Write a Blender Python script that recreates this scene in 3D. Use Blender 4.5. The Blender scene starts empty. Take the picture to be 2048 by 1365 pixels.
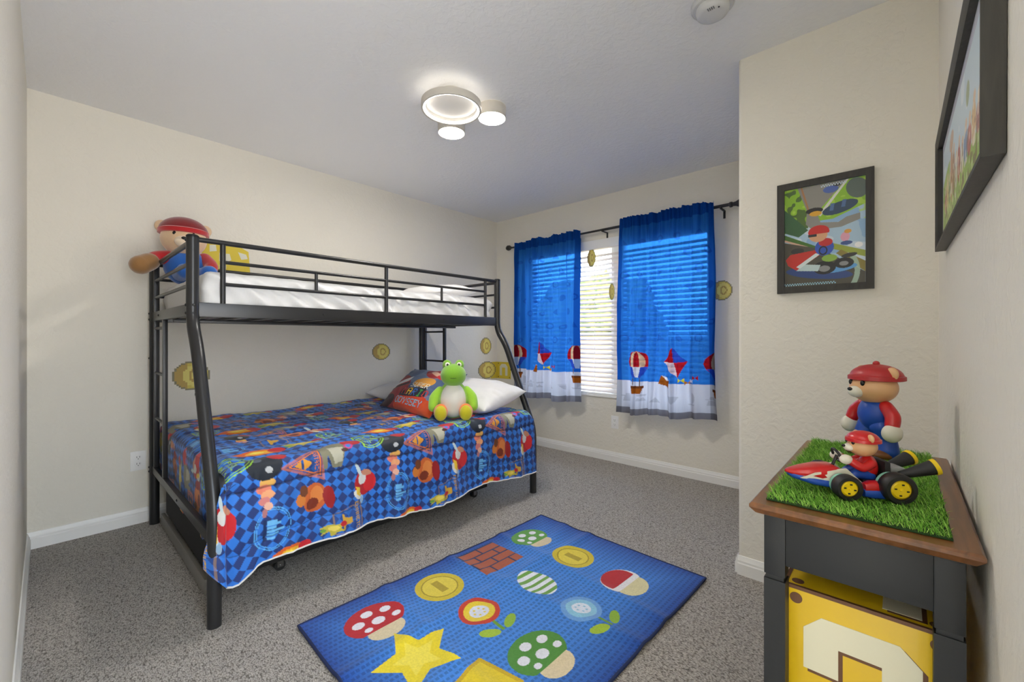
import bpy, bmesh, math, random
import numpy as np
from mathutils import Vector, Matrix, Euler, noise

# ------------------------------------------------------------------ camera, light, exposure
SC = bpy.context.scene
COL = SC.collection
SC.view_settings.view_transform = 'Standard'
SC.view_settings.look = 'None'
SC.view_settings.gamma = 1.0
SC.view_settings.use_curve_mapping = False
SC.view_settings.exposure = 0.50
SC.cycles.max_bounces = 10
SC.cycles.diffuse_bounces = 8
SC.cycles.transparent_max_bounces = 16
SC.cycles.use_denoising = True
SC.cycles.sample_clamp_indirect = 4.0

cam_data = bpy.data.cameras.new('camera')
cam_data.sensor_width = 36.0
cam_data.lens = 850.0 / 2048.0 * 36.0
cam_data.shift_y = -5.5 / 2048.0
cam_data.clip_start = 0.02
cam = bpy.data.objects.new('camera', cam_data)
cam.location = (0, 0, 1.12)
cam.rotation_euler = (math.pi / 2, 0, math.radians(42.4))
COL.objects.link(cam)
SC.camera = cam

world = bpy.data.worlds.new('daylight')
SC.world = world
world.use_nodes = True
wn = world.node_tree
wn.nodes.clear()
w_out = wn.nodes.new('ShaderNodeOutputWorld')
w_bg = wn.nodes.new('ShaderNodeBackground')
w_tc = wn.nodes.new('ShaderNodeTexCoord')
w_sep = wn.nodes.new('ShaderNodeSeparateXYZ')
w_rmp = wn.nodes.new('ShaderNodeValToRGB')
w_rmp.color_ramp.elements[0].position = 0.45
w_rmp.color_ramp.elements[0].color = (0.80, 0.80, 0.78, 1)
w_rmp.color_ramp.elements[1].position = 0.75
w_rmp.color_ramp.elements[1].color = (0.62, 0.80, 1.0, 1)
w_mr = wn.nodes.new('ShaderNodeMapRange')
w_mr.inputs['From Min'].default_value = -1
wn.links.new(w_tc.outputs['Generated'], w_sep.inputs[0])
wn.links.new(w_sep.outputs['Z'], w_mr.inputs['Value'])
wn.links.new(w_mr.outputs[0], w_rmp.inputs[0])
wn.links.new(w_rmp.outputs[0], w_bg.inputs['Color'])
w_bg.inputs['Strength'].default_value = 6.5
wn.links.new(w_bg.outputs[0], w_out.inputs[0])

PI = math.pi
random.seed(5)
RNG = np.random.default_rng(7)


def add_area(name, loc, rot, sx, sy, power, color):
    d = bpy.data.lights.new(name, 'AREA')
    d.shape = 'RECTANGLE'; d.size = sx; d.size_y = sy
    d.energy = power; d.color = color
    o = bpy.data.objects.new(name, d)
    o.location = loc; o.rotation_euler = rot
    COL.objects.link(o)
    return o

# fill light added out of view, entering by an assumed opening beside the camera
add_area('added_fill_light', (0.72, 0.27, 1.05), (PI / 2 + math.radians(16), 0, PI / 2), 0.62, 2.0, 11, (1.0, 0.98, 0.95))
sun_d = bpy.data.lights.new('sun', 'SUN'); sun_d.energy = 9.0; sun_d.angle = 0.01; sun_d.color = (1.0, 0.95, 0.86)
sun = bpy.data.objects.new('sun', sun_d); sun.rotation_euler = (math.radians(28), 0, math.radians(8)); sun.location = (0, -3, 8); COL.objects.link(sun)

# ------------------------------------------------------------------ materials
def srgb(c):
    if isinstance(c, str):
        c = tuple(int(c[i:i + 2], 16) / 255 for i in (0, 2, 4))
    return tuple((x / 12.92 if x <= 0.04045 else ((x + 0.055) / 1.055) ** 2.4) for x in c)


MATS = {}
def new_mat(name):
    m = bpy.data.materials.new(name)
    m.use_nodes = True
    MATS[name] = m
    nt = m.node_tree
    return m, nt, nt.nodes['Principled BSDF']


def bump(nt, b, scale, strength, dist=0.01, detail=3, kind='noise', coord='Object', stretch=(1, 1, 1)):
    tc = nt.nodes.new('ShaderNodeTexCoord')
    mp = nt.nodes.new('ShaderNodeMapping'); mp.inputs['Scale'].default_value = stretch
    nt.links.new(tc.outputs[coord], mp.inputs[0])
    if kind == 'noise':
        t = nt.nodes.new('ShaderNodeTexNoise'); t.inputs['Scale'].default_value = scale; t.inputs['Detail'].default_value = detail
        out = t.outputs['Fac']
    else:
        t = nt.nodes.new('ShaderNodeTexVoronoi'); t.inputs['Scale'].default_value = scale
        out = t.outputs['Distance']
    nt.links.new(mp.outputs[0], t.inputs['Vector'])
    bp = nt.nodes.new('ShaderNodeBump')
    bp.inputs['Strength'].default_value = strength; bp.inputs['Distance'].default_value = dist
    nt.links.new(out, bp.inputs['Height'])
    nt.links.new(bp.outputs[0], b.inputs['Normal'])
    return mp, out


def mat(name, color, rough=0.5, metal=0.0, bs=None, bstr=0.2, bdist=0.003, spec=0.5, sheen=0.0, coat=0.0, vary=0.0, kind='noise', stretch=(1, 1, 1)):
    if name in MATS:
        return MATS[name]
    m, nt, b = new_mat(name)
    c = srgb(color)
    b.inputs['Base Color'].default_value = (*c, 1)
    b.inputs['Roughness'].default_value = rough
    b.inputs['Metallic'].default_value = metal
    b.inputs['Specular IOR Level'].default_value = spec
    if sheen: b.inputs['Sheen Weight'].default_value = sheen
    if coat: b.inputs['Coat Weight'].default_value = coat
    sc = bs or 40
    mp, out = bump(nt, b, sc, bstr if bs else 0.02, bdist, kind=kind, stretch=stretch)
    if vary:
        r = nt.nodes.new('ShaderNodeMix'); r.data_type = 'RGBA'
        r.inputs[6].default_value = (*[x * (1 - vary) for x in c], 1)
        r.inputs[7].default_value = (*[min(1, x * (1 + vary)) for x in c], 1)
        nt.links.new(out, r.inputs[0]); nt.links.new(r.outputs[2], b.inputs['Base Color'])
    return m


def vcol_mat(name, rough=0.8, sheen=0.0, bs=60, bstr=0.15, bdist=0.002, spec=0.3, coat=0.0, stretch=(1, 1, 1), tint=0.0):
    """colour comes from the printed pattern stored on the mesh"""
    m, nt, b = new_mat(name)
    a = nt.nodes.new('ShaderNodeAttribute'); a.attribute_name = 'print'
    nt.links.new(a.outputs['Color'], b.inputs['Base Color'])
    b.inputs['Roughness'].default_value = rough
    b.inputs['Specular IOR Level'].default_value = spec
    b.inputs['Sheen Weight'].default_value = sheen
    b.inputs['Coat Weight'].default_value = coat
    bump(nt, b, bs, bstr, bdist, stretch=stretch)
    return m


def wall_mat(name, color, bstr):
    m, nt, b = new_mat(name)
    b.inputs['Base Color'].default_value = (*srgb(color), 1)
    b.inputs['Roughness'].default_value = 0.75
    b.inputs['Specular IOR Level'].default_value = 0.25
    tc = nt.nodes.new('ShaderNodeTexCoord')
    t1 = nt.nodes.new('ShaderNodeTexNoise'); t1.inputs['Scale'].default_value = 38; t1.inputs['Detail'].default_value = 5
    t1.inputs['Distortion'].default_value = 0.6
    nt.links.new(tc.outputs['Object'], t1.inputs['Vector'])
    rp = nt.nodes.new('ShaderNodeValToRGB')
    rp.color_ramp.elements[0].position = 0.38; rp.color_ramp.elements[1].position = 0.62
    nt.links.new(t1.outputs['Fac'], rp.inputs[0])
    bp = nt.nodes.new('ShaderNodeBump'); bp.inputs['Strength'].default_value = bstr; bp.inputs['Distance'].default_value = 0.004
    nt.links.new(rp.outputs[0], bp.inputs['Height']); nt.links.new(bp.outputs[0], b.inputs['Normal'])
    return m

M_WALL = wall_mat('wall_paint', 'e6e1d5', 0.25)
M_CEIL = wall_mat('ceiling_paint', 'ebebec', 0.22)
M_BASE = mat('baseboard_paint', 'eeedea', 0.4, bs=20, bstr=0.05)
M_BLACK = mat('black_steel', '3a3a3b', 0.33, metal=0.55, bs=300, bstr=0.04, bdist=0.0005, spec=0.5)
M_BLACK2 = mat('black_fabric', '17171a', 0.75, bs=500, bstr=0.2)
M_WHITE = mat('white_plastic', 'f1f0ee', 0.4)
M_RUB = mat('black_rubber', '1b1b1c', 0.5)
M_CHROME = mat('steel', 'b8b8b8', 0.25, metal=1.0)
M_SHEET = mat('white_sheet', 'e9e8e8', 0.85, bs=14, bstr=0.25, bdist=0.01, sheen=0.1)


def carpet_mat():
    m, nt, b = new_mat('carpet_loops')
    tc = nt.nodes.new('ShaderNodeTexCoord')
    mp = nt.nodes.new('ShaderNodeMapping'); mp.inputs['Scale'].default_value = (1.0, 1.9, 1); mp.inputs['Rotation'].default_value = (0, 0, 0.06)
    nt.links.new(tc.outputs['Object'], mp.inputs[0])
    nz = nt.nodes.new('ShaderNodeTexNoise'); nz.inputs['Scale'].default_value = 35; nz.inputs['Detail'].default_value = 2
    nt.links.new(mp.outputs[0], nz.inputs['Vector'])
    ad = nt.nodes.new('ShaderNodeMix'); ad.data_type = 'VECTOR'; ad.inputs[0].default_value = 0.02
    nt.links.new(mp.outputs[0], ad.inputs[4]); nt.links.new(nz.outputs['Color'], ad.inputs[5])
    v = nt.nodes.new('ShaderNodeTexVoronoi'); v.inputs['Scale'].default_value = 122; v.inputs['Randomness'].default_value = 0.85
    nt.links.new(ad.outputs[1], v.inputs['Vector'])
    r = nt.nodes.new('ShaderNodeValToRGB')
    r.color_ramp.elements[0].position = 0.05; r.color_ramp.elements[0].color = (*srgb('c2bdb5'), 1)
    r.color_ramp.elements[1].position = 0.85; r.color_ramp.elements[1].color = (*srgb('5a544d'), 1)
    e = r.color_ramp.elements.new(0.45); e.color = (*srgb('a49e97'), 1)
    nt.links.new(v.outputs['Distance'], r.inputs[0])
    n2 = nt.nodes.new('ShaderNodeTexNoise'); n2.inputs['Scale'].default_value = 60; n2.inputs['Detail'].default_value = 4
    nt.links.new(tc.outputs['Object'], n2.inputs['Vector'])
    mx = nt.nodes.new('ShaderNodeMix'); mx.data_type = 'RGBA'; mx.blend_type = 'OVERLAY'; mx.inputs[0].default_value = 0.45
    nt.links.new(r.outputs[0], mx.inputs[6]); nt.links.new(n2.outputs['Fac'], mx.inputs[7])
    nt.links.new(mx.outputs[2], b.inputs['Base Color'])
    b.inputs['Roughness'].default_value = 1.0; b.inputs['Specular IOR Level'].default_value = 0.1
    b.inputs['Sheen Weight'].default_value = 0.2
    inv = nt.nodes.new('ShaderNodeMath'); inv.operation = 'SUBTRACT'; inv.inputs[0].default_value = 1
    nt.links.new(v.outputs['Distance'], inv.inputs[1])
    bp = nt.nodes.new('ShaderNodeBump'); bp.inputs['Strength'].default_value = 0.6; bp.inputs['Distance'].default_value = 0.005
    nt.links.new(inv.outputs[0], bp.inputs['Height']); nt.links.new(bp.outputs[0], b.inputs['Normal'])
    return m
M_CARPET = carpet_mat()


def wood_mat(name, c1, c2, rough=0.35, stretch=(1, 12, 12), scale=6):
    m, nt, b = new_mat(name)
    tc = nt.nodes.new('ShaderNodeTexCoord')
    mp = nt.nodes.new('ShaderNodeMapping'); mp.inputs['Scale'].default_value = stretch
    n = nt.nodes.new('ShaderNodeTexNoise'); n.inputs['Scale'].default_value = scale; n.inputs['Detail'].default_value = 6; n.inputs['Distortion'].default_value = 0.8
    r = nt.nodes.new('ShaderNodeValToRGB')
    r.color_ramp.elements[0].position = 0.3; r.color_ramp.elements[0].color = (*srgb(c1), 1)
    r.color_ramp.elements[1].position = 0.7; r.color_ramp.elements[1].color = (*srgb(c2), 1)
    nt.links.new(tc.outputs['Object'], mp.inputs[0]); nt.links.new(mp.outputs[0], n.inputs['Vector'])
    nt.links.new(n.outputs['Fac'], r.inputs[0]); nt.links.new(r.outputs[0], b.inputs['Base Color'])
    b.inputs['Roughness'].default_value = rough
    return m
M_WOOD = wood_mat('walnut_top', '5c3a20', '85552f', 0.3, (10, 1, 10), 5)
M_FRAME = wood_mat('dark_frame_wood', '26241f', '37342e', 0.5, (20, 20, 2), 4)
M_TBLACK = mat('black_painted_wood', '1f2022', 0.5, bs=60, bstr=0.1)

# ------------------------------------------------------------------ mesh helpers
def link(name, me, m=None, parent=None, loc=None):
    o = bpy.data.objects.new(name, me)
    COL.objects.link(o)
    if m is not None:
        for mm in (m if isinstance(m, (list, tuple)) else [m]):
            me.materials.append(mm)
    if parent is not None:
        o.parent = parent
    if loc is not None:
        o.location = loc
    return o


def root_loc(o):
    p = Vector((0, 0, 0))
    while o is not None:
        p = p + o.location
        o = o.parent
    return p


class MB:
    """collects shapes; build() links them as ONE mesh object"""
    def __init__(s):
        s.v = []; s.f = []; s.mi = []; s.cur = 0
    def add(s, vs, fs):
        n = len(s.v)
        s.v += [tuple(x) for x in vs]
        s.f += [tuple(i + n for i in f) for f in fs]
        s.mi += [s.cur] * len(fs)
        return s
    def box(s, lo, hi, bev=0.0, rot=None):
        bm = bmesh.new()
        bmesh.ops.create_cube(bm, size=1)
        c = [(a + b) / 2 for a, b in zip(lo, hi)]; d = [abs(b - a) for a, b in zip(lo, hi)]
        for v in bm.verts:
            v.co = Vector((v.co.x * d[0], v.co.y * d[1], v.co.z * d[2]))
        if bev:
            bmesh.ops.bevel(bm, geom=list(bm.edges), offset=bev, segments=2, profile=0.6, affect='EDGES')
        for v in bm.verts:
            p = v.co.copy()
            if rot is not None: p = rot @ p
            v.co = p + Vector(c)
        s.addbm(bm); bm.free()
        return s
    def addbm(s, bm):
        bm.verts.index_update()
        s.add([v.co[:] for v in bm.verts], [[v.index for v in f.verts] for f in bm.faces])
    def tube(s, pts, r, seg=12, closed=False, caps=True):
        pts = [Vector(p) for p in pts]
        n = len(pts)
        rs = r if isinstance(r, (list, tuple)) else [r] * n
        tans = []
        for i in range(n):
            a = pts[(i - 1) % n] if (closed or i > 0) else pts[i]
            b = pts[(i + 1) % n] if (closed or i < n - 1) else pts[i]
            tans.append((b - a).normalized())
        up = Vector((0, 0, 1))
        if abs(tans[0].dot(up)) > 0.9: up = Vector((1, 0, 0))
        u = (up - tans[0] * up.dot(tans[0])).normalized()
        vs = []
        for i in range(n):
            u = (u - tans[i] * u.dot(tans[i])).normalized()
            w = tans[i].cross(u)
            for k in range(seg):
                a = 2 * PI * k / seg
                vs.append(pts[i] + (u * math.cos(a) + w * math.sin(a)) * rs[i])
        fs = []
        m = n if closed else n - 1
        for i in range(m):
            for k in range(seg):
                a = i * seg + k; b = i * seg + (k + 1) % seg
                c = ((i + 1) % n) * seg + (k + 1) % seg; d = ((i + 1) % n) * seg + k
                fs.append((a, b, c, d))
        if caps and not closed:
            fs.append(tuple(reversed(range(seg)))); fs.append(tuple((n - 1) * seg + k for k in range(seg)))
        return s.add(vs, fs)
    def lathe(s, prof, axis='z', origin=(0, 0, 0), seg=32, rot=None):
        vs = []; fs = []
        n = len(prof)
        for (r, h) in prof:
            for k in range(seg):
                a = 2 * PI * k / seg
                p = Vector((r * math.cos(a), r * math.sin(a), h))
                if axis == 'x': p = Vector((p.z, p.x, p.y))
                if axis == 'y': p = Vector((p.y, p.z, p.x))
                if rot is not None: p = rot @ p
                vs.append(p + Vector(origin))
        for i in range(n - 1):
            for k in range(seg):
                fs.append((i * seg + k, i * seg + (k + 1) % seg, (i + 1) * seg + (k + 1) % seg, (i + 1) * seg + k))
        ring = tuple(prof[0]) == tuple(prof[-1]) or len(prof) == 2
        if prof[0][0] > 1e-5 and not ring: fs.append(tuple(reversed(range(seg))))
        if prof[-1][0] > 1e-5 and not ring: fs.append(tuple((n - 1) * seg + k for k in range(seg)))
        return s.add(vs, fs)
    def ell(s, c, r, rot=None, seg=24, rings=14, pw=1.0, fn=None):
        vs = []; fs = []
        for i in range(rings + 1):
            th = PI * i / rings
            for k in range(seg):
                ph = 2 * PI * k / seg
                p = Vector((math.sin(th) * math.cos(ph), math.sin(th) * math.sin(ph), math.cos(th)))
                if pw != 1.0:
                    p = Vector([math.copysign(abs(q) ** pw, q) for q in p])
                if fn: p = fn(p)
                p = Vector((p.x * r[0], p.y * r[1], p.z * r[2]))
                if rot is not None: p = rot @ p
                vs.append(p + Vector(c))
        for i in range(rings):
            for k in range(seg):
                fs.append((i * seg + k, (i + 1) * seg + k, (i + 1) * seg + (k + 1) % seg, i * seg + (k + 1) % seg))
        return s.add(vs, fs)
    def prism(s, poly, d0, d1, plane='xy'):
        """poly of 2-D points extruded between d0 and d1 along the third axis"""
        n = len(poly)
        def P(a, b, d):
            return {'xy': (a, b, d), 'xz': (a, d, b), 'yz': (d, a, b)}[plane]
        vs = [P(a, b, d0) for a, b in poly] + [P(a, b, d1) for a, b in poly]
        fs = [tuple(range(n)), tuple(reversed(range(n, 2 * n)))]
        fs += [(i, i + n, (i + 1) % n + n, (i + 1) % n) for i in range(n)]
        return s.add(vs, fs)
    def build(s, name, m, parent=None, smooth=True, world=True, angle=0.7, weld=0.0):
        off = root_loc(parent) if (parent is not None and world) else Vector((0, 0, 0))
        me = bpy.data.meshes.new(name)
        me.from_pydata([(x - off.x, y - off.y, z - off.z) for x, y, z in s.v], [], s.f)
        bm = bmesh.new(); bm.from_mesh(me)
        if weld: bmesh.ops.remove_doubles(bm, verts=bm.verts, dist=weld)
        else: bmesh.ops.remove_doubles(bm, verts=bm.verts, dist=1e-6)
        bmesh.ops.recalc_face_normals(bm, faces=bm.faces)
        bm.to_mesh(me); bm.free()
        if max(s.mi, default=0) > 0 and len(me.polygons) == len(s.mi):
            me.polygons.foreach_set('material_index', s.mi)
        if smooth:
            me.polygons.foreach_set('use_smooth', [True] * len(me.polygons))
            me.set_sharp_from_angle(angle=angle)
        return link(name, me, m, parent)


def thing(name, label, cat, loc=(0, 0, 0), rotz=0.0, group=None):
    o = bpy.data.objects.new(name, None)
    COL.objects.link(o)
    o.empty_display_size = 0.05
    o.location = loc; o.rotation_euler = (0, 0, rotz)
    o['label'] = label; o['category'] = cat
    if group: o['group'] = group
    return o


def tag(o, label, cat, group=None, kind=None):
    o['label'] = label; o['category'] = cat
    if group: o['group'] = group
    if kind: o['kind'] = kind
    return o


def struct(o, label=None):
    o['kind'] = 'structure'
    if label: o['label'] = label
    return o


def grid_obj(name, P, colors, m, parent=None, smooth=True, flip=False, mask=None):
    """P: (nu,nv,3) vertex positions, colors: (nu,nv,3) linear RGB of the print"""
    nu, nv = P.shape[:2]
    off = np.array(root_loc(parent)[:]) if parent is not None else 0.0
    co = (P - off).reshape(-1, 3).astype(np.float32)
    i = np.arange(nu - 1)[:, None]; j = np.arange(nv - 1)[None, :]
    a = i * nv + j
    q = np.stack([a, a + nv, a + nv + 1, a + 1], -1)
    if flip: q = q[..., ::-1]
    if mask is not None: q = q[mask]
    q = q.reshape(-1, 4)
    me = bpy.data.meshes.new(name)
    me.vertices.add(len(co)); me.vertices.foreach_set('co', co.ravel())
    me.loops.add(q.size); me.loops.foreach_set('vertex_index', q.ravel().astype(np.int32))
    me.polygons.add(len(q))
    me.polygons.foreach_set('loop_start', (np.arange(len(q)) * 4).astype(np.int32))
    me.polygons.foreach_set('loop_total', np.full(len(q), 4, np.int32))
    me.update(calc_edges=True)
    me.validate()
    if colors is not None:
        ca = me.color_attributes.new('print', 'FLOAT_COLOR', 'POINT')
        rgba = np.ones((nu * nv, 4), np.float32); rgba[:, :3] = colors.reshape(-1, 3)
        ca.data.foreach_set('color', rgba.ravel())
    me.polygons.foreach_set('use_smooth', [smooth] * len(me.polygons))
    return link(name, me, m, parent)


def vnoise(x, y, seed=0):
    """smooth value noise on arrays, about -1..1"""
    x = np.asarray(x, float); y = np.asarray(y, float)
    xi = np.floor(x).astype(np.int64); yi = np.floor(y).astype(np.int64)
    xf = x - xi; yf = y - yi
    def h(a, b):
        n = (a * 374761393 + b * 668265263 + seed * 1442695041) & 0xffffffff
        n = ((n ^ (n >> 13)) * 1274126177) & 0xffffffff
        n = n ^ (n >> 16)
        return (n & 0xffff) / 32767.5 - 1
    u = xf * xf * (3 - 2 * xf); v = yf * yf * (3 - 2 * yf)
    return (h(xi, yi) * (1 - u) + h(xi + 1, yi) * u) * (1 - v) + (h(xi, yi + 1) * (1 - u) + h(xi + 1, yi + 1) * u) * v


FONT = {
 'A': '01110 10001 10001 11111 10001 10001 10001', 'B': '11110 10001 11110 10001 10001 10001 11110', 'C': '01111 10000 10000 10000 10000 10000 01111',
 'D': '11110 10001 10001 10001 10001 10001 11110', 'E': '11111 10000 11110 10000 10000 10000 11111', 'F': '11111 10000 11110 10000 10000 10000 10000',
 'I': '111 010 010 010 010 010 111', 'L': '10000 10000 10000 10000 10000 10000 11111', 'M': '10001 11011 10101 10101 10001 10001 10001',
 'N': '10001 11001 10101 10011 10001 10001 10001', 'O': '01110 10001 10001 10001 10001 10001 01110', 'P': '11110 10001 10001 11110 10000 10000 10000',
 'R': '11110 10001 10001 11110 10100 10010 10001', 'S': '01111 10000 10000 01110 00001 00001 11110', 'T': '11111 00100 00100 00100 00100 00100 00100',
 'U': '10001 10001 10001 10001 10001 10001 01110', 'Y': '10001 10001 01010 00100 00100 00100 00100', ' ': '000 000 000 000 000 000 000'}


class Canvas:
    """a print: linear RGB samples on a grid; coordinates in metres, u along the first axis, v along the second"""
    def __init__(s, U, V, nu, nv, base):
        s.u = np.linspace(U[0], U[1], nu)[:, None] + np.zeros((1, nv))
        s.v = np.linspace(V[0], V[1], nv)[None, :] + np.zeros((nu, 1))
        s.c = np.zeros((nu, nv, 3)) + np.array(srgb(base))
    def put(s, mask, col, a=1.0):
        c = np.array(srgb(col))
        s.c[mask] = s.c[mask] * (1 - a) + c * a
    def loc(s, f):
        """local motif coordinates: f = (cu, cv, scale, angle): x to the right, y up"""
        cu, cv, sc, an = f
        du = (s.u - cu) / sc; dv = (s.v - cv) / sc
        ca, sa = math.cos(an), math.sin(an)
        return du * ca + dv * sa, -du * sa + dv * ca
    def ell(s, f, cx, cy, rx, ry, col, rot=0, a=1.0, ring=None, clip=None):
        X, Y = s.loc(f)
        x = X - cx; y = Y - cy
        if rot:
            c, q = math.cos(rot), math.sin(rot); x, y = x * c + y * q, -x * q + y * c
        d = np.sqrt((x / rx) ** 2 + (y / ry) ** 2)
        m = d < 1
        if ring: m &= d > ring
        if clip is not None: m &= clip(X, Y)
        s.put(m, col, a)
        return s
    def poly(s, f, pts, col, a=1.0, edge=None, ew=0.03, fill=True):
        X, Y = s.loc(f)
        xs = [p[0] for p in pts]; ys = [p[1] for p in pts]
        box = (X > min(xs) - 0.1) & (X < max(xs) + 0.1) & (Y > min(ys) - 0.1) & (Y < max(ys) + 0.1)
        x = X[box]; y = Y[box]
        ins = np.zeros(x.shape, bool); n = len(pts)
        dmin = np.full(x.shape, 9.0)
        for i in range(n):
            x1, y1 = pts[i]; x2, y2 = pts[(i + 1) % n]
            if y1 != y2:
                cond = ((y1 > y) != (y2 > y)) & (x < (x2 - x1) * (y - y1) / (y2 - y1) + x1)
                ins ^= cond
            if edge:
                L = (x2 - x1) ** 2 + (y2 - y1) ** 2 + 1e-9
                t = np.clip(((x - x1) * (x2 - x1) + (y - y1) * (y2 - y1)) / L, 0, 1)
                dmin = np.minimum(dmin, np.hypot(x - x1 - t * (x2 - x1), y - y1 - t * (y2 - y1)))
        if fill:
            m = np.zeros(X.shape, bool); m[box] = ins; s.put(m, col, a)
        if edge:
            m = np.zeros(X.shape, bool); m[box] = dmin < ew; s.put(m, edge, a)
        return s
    def text(s, f, cx, cy, h, txt, col, bold=False, slope=0.0):
        X, Y = s.loc(f)
        px = h / 7
        cols = []
        for ch in txt:
            rows = FONT[ch].split()
            for i in range(len(rows[0])): cols.append([r[i] == '1' for r in rows])
            cols.append([False] * 7)
        arr = np.array(cols)
        W = len(cols) * px
        ix = np.floor((X - cx + W / 2) / px).astype(int)
        iy = np.floor((cy + h / 2 - Y + slope * (X - cx)) / px).astype(int)
        ok = (ix >= 0) & (ix < len(cols)) & (iy >= 0) & (iy < 7)
        m = np.zeros(X.shape, bool)
        m[ok] = arr[ix[ok], iy[ok]]
        s.put(m, col)
        return s

# ------------------------------------------------------------------ the room
XB, YW, XR, YP, YF = -3.41, 3.475, 0.106, 2.226, -0.07
XC = -0.571            # edge of the boxed-out corner
HC = 2.445
WX0, WX1, WZ0, WZ1 = -2.985, -1.085, 0.575, 2.04

def slab(name, lo, hi, m, bev=0.0, label=None):
    return struct(MB().box(lo, hi, bev).build(name, m, smooth=bool(bev)), label)

slab('floor', (XB - 0.12, YF - 0.12, -0.1), (XR + 0.9, YW + 0.15, 0), M_CARPET, label='grey loop pile carpet')
slab('ceiling', (XB - 0.12, YF - 0.12, HC), (XR + 0.9, YW + 0.15, HC + 0.1), M_CEIL, label='pale grey textured ceiling')
slab('wall_left', (XB - 0.12, YF - 0.12, 0), (XB, YW + 0.15, HC), M_WALL, label='cream wall behind the bunk bed')
slab('wall_front', (XB, YF - 0.12, 0), (XR + 0.9, YF, HC), M_WALL, label='cream wall at the left edge')
slab('wall_right', (XR, 0.60, 0), (XR + 0.12, YP + 0.2, HC), M_WALL, label='cream wall at the right edge')  # starts past an assumed opening that lets the added fill light in
w = MB()
w.box((XB, YW, 0), (WX0, YW + 0.15, HC)); w.box((WX1, YW, 0), (XC + 0.3, YW + 0.15, HC))
w.box((WX0, YW, 0), (WX1, YW + 0.15, WZ0)); w.box((WX0, YW, WZ1), (WX1, YW + 0.15, HC))
struct(w.build('wall_back', M_WALL, smooth=False), 'cream wall with the window')
# boxed-out corner with a bullnose edge
r = 0.018
arc = [(XC + r - r * math.cos(a), YP + r - r * math.sin(a)) for a in [i * PI / 2 / 6 for i in range(7)]]
poly = arc + [(XR + 0.0, YP), (XR + 0.0, YW), (XC, YW)]
struct(MB().prism(poly, 0, HC).build('wall_alcove', M_WALL, angle=0.5), 'boxed-out cream wall that carries the portrait picture')


def baseboard(name, a, b, nrm, label=None):
    """moulded board from a to b on the wall, nrm points into the room"""
    prof = [(0, 0), (0.014, 0), (0.014, 0.052), (0.011, 0.057), (0.011, 0.066), (0.007, 0.074), (0.004, 0.086), (0, 0.088)]
    a = Vector((*a, 0)); b = Vector((*b, 0)); nrm = Vector((*nrm, 0))
    vs = []
    for p in (a, b):
        for d, h in prof: vs.append(p + nrm * d + Vector((0, 0, h)))
    k = len(prof)
    fs = [(i, i + 1, i + 1 + k, i + k) for i in range(k - 1)] + [tuple(range(k)), tuple(range(2 * k - 1, k - 1, -1))]
    return struct(MB().add(vs, fs).build(name, M_BASE, angle=0.4), label)

baseboard('baseboard_left', (XB, YF), (XB, YW), (1, 0), 'white baseboard behind the bunk bed')
baseboard('baseboard_back', (XB + 0.014, YW), (XC, YW), (0, -1), 'white baseboard below the window')
baseboard('baseboard_alcove', (XC - 0.0, YP), (XR, YP), (0, -1), 'white baseboard behind the side table')
baseboard('baseboard_corner', (XC, YW - 0.014), (XC, YP), (-1, 0))
baseboard('baseboard_front', (XB + 0.014, YF), (XR, YF), (0, 1), 'white baseboard at the left edge')

# ------------------------------------------------------------------ window, blind, world outside
M_VINYL = mat('white_vinyl', 'f2f2f0', 0.35)
m_glass, ntg, bg_ = new_mat('window_glass')
ntg.nodes.remove(bg_)
g_t = ntg.nodes.new('ShaderNodeBsdfTransparent'); g_g = ntg.nodes.new('ShaderNodeBsdfGlossy'); g_g.inputs['Roughness'].default_value = 0.02
g_m = ntg.nodes.new('ShaderNodeMixShader'); g_m.inputs[0].default_value = 0.06
ntg.links.new(g_t.outputs[0], g_m.inputs[1]); ntg.links.new(g_g.outputs[0], g_m.inputs[2]); ntg.links.new(g_m.outputs[0], ntg.nodes['Material Output'].inputs[0])
win = bpy.data.objects.new('window_1', None); COL.objects.link(win); win.location = (-2.03, YW + 0.09, WZ0)
struct(win, 'two-pane window with white vinyl frame')
f = MB()
for lo, hi in [((WX0, WZ0), (WX0 + 0.05, WZ1)), ((WX1 - 0.05, WZ0), (WX1, WZ1)), ((WX0, WZ0), (WX1, WZ0 + 0.05)), ((WX0, WZ1 - 0.05), (WX1, WZ1)), ((-1.985, WZ0), (-1.86, WZ1))]:
    f.box((lo[0], YW + 0.07, lo[1]), (hi[0], YW + 0.13, hi[1]), 0.004)
f.build('window_frame', M_VINYL, win)
for x0, x1 in ((WX0 + 0.05, -1.985), (-1.86, WX1 - 0.05)):
    MB().box((x0, YW + 0.095, WZ0 + 0.05), (x1, YW + 0.1, WZ1 - 0.05)).build('pane', m_glass, win)
MB().box((WX0 + 0.001, YW - 0.012, WZ0 - 0.001), (WX1 - 0.001, YW + 0.07, WZ0 + 0.016), 0.004).build('window_sill', M_BASE, win)

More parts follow.
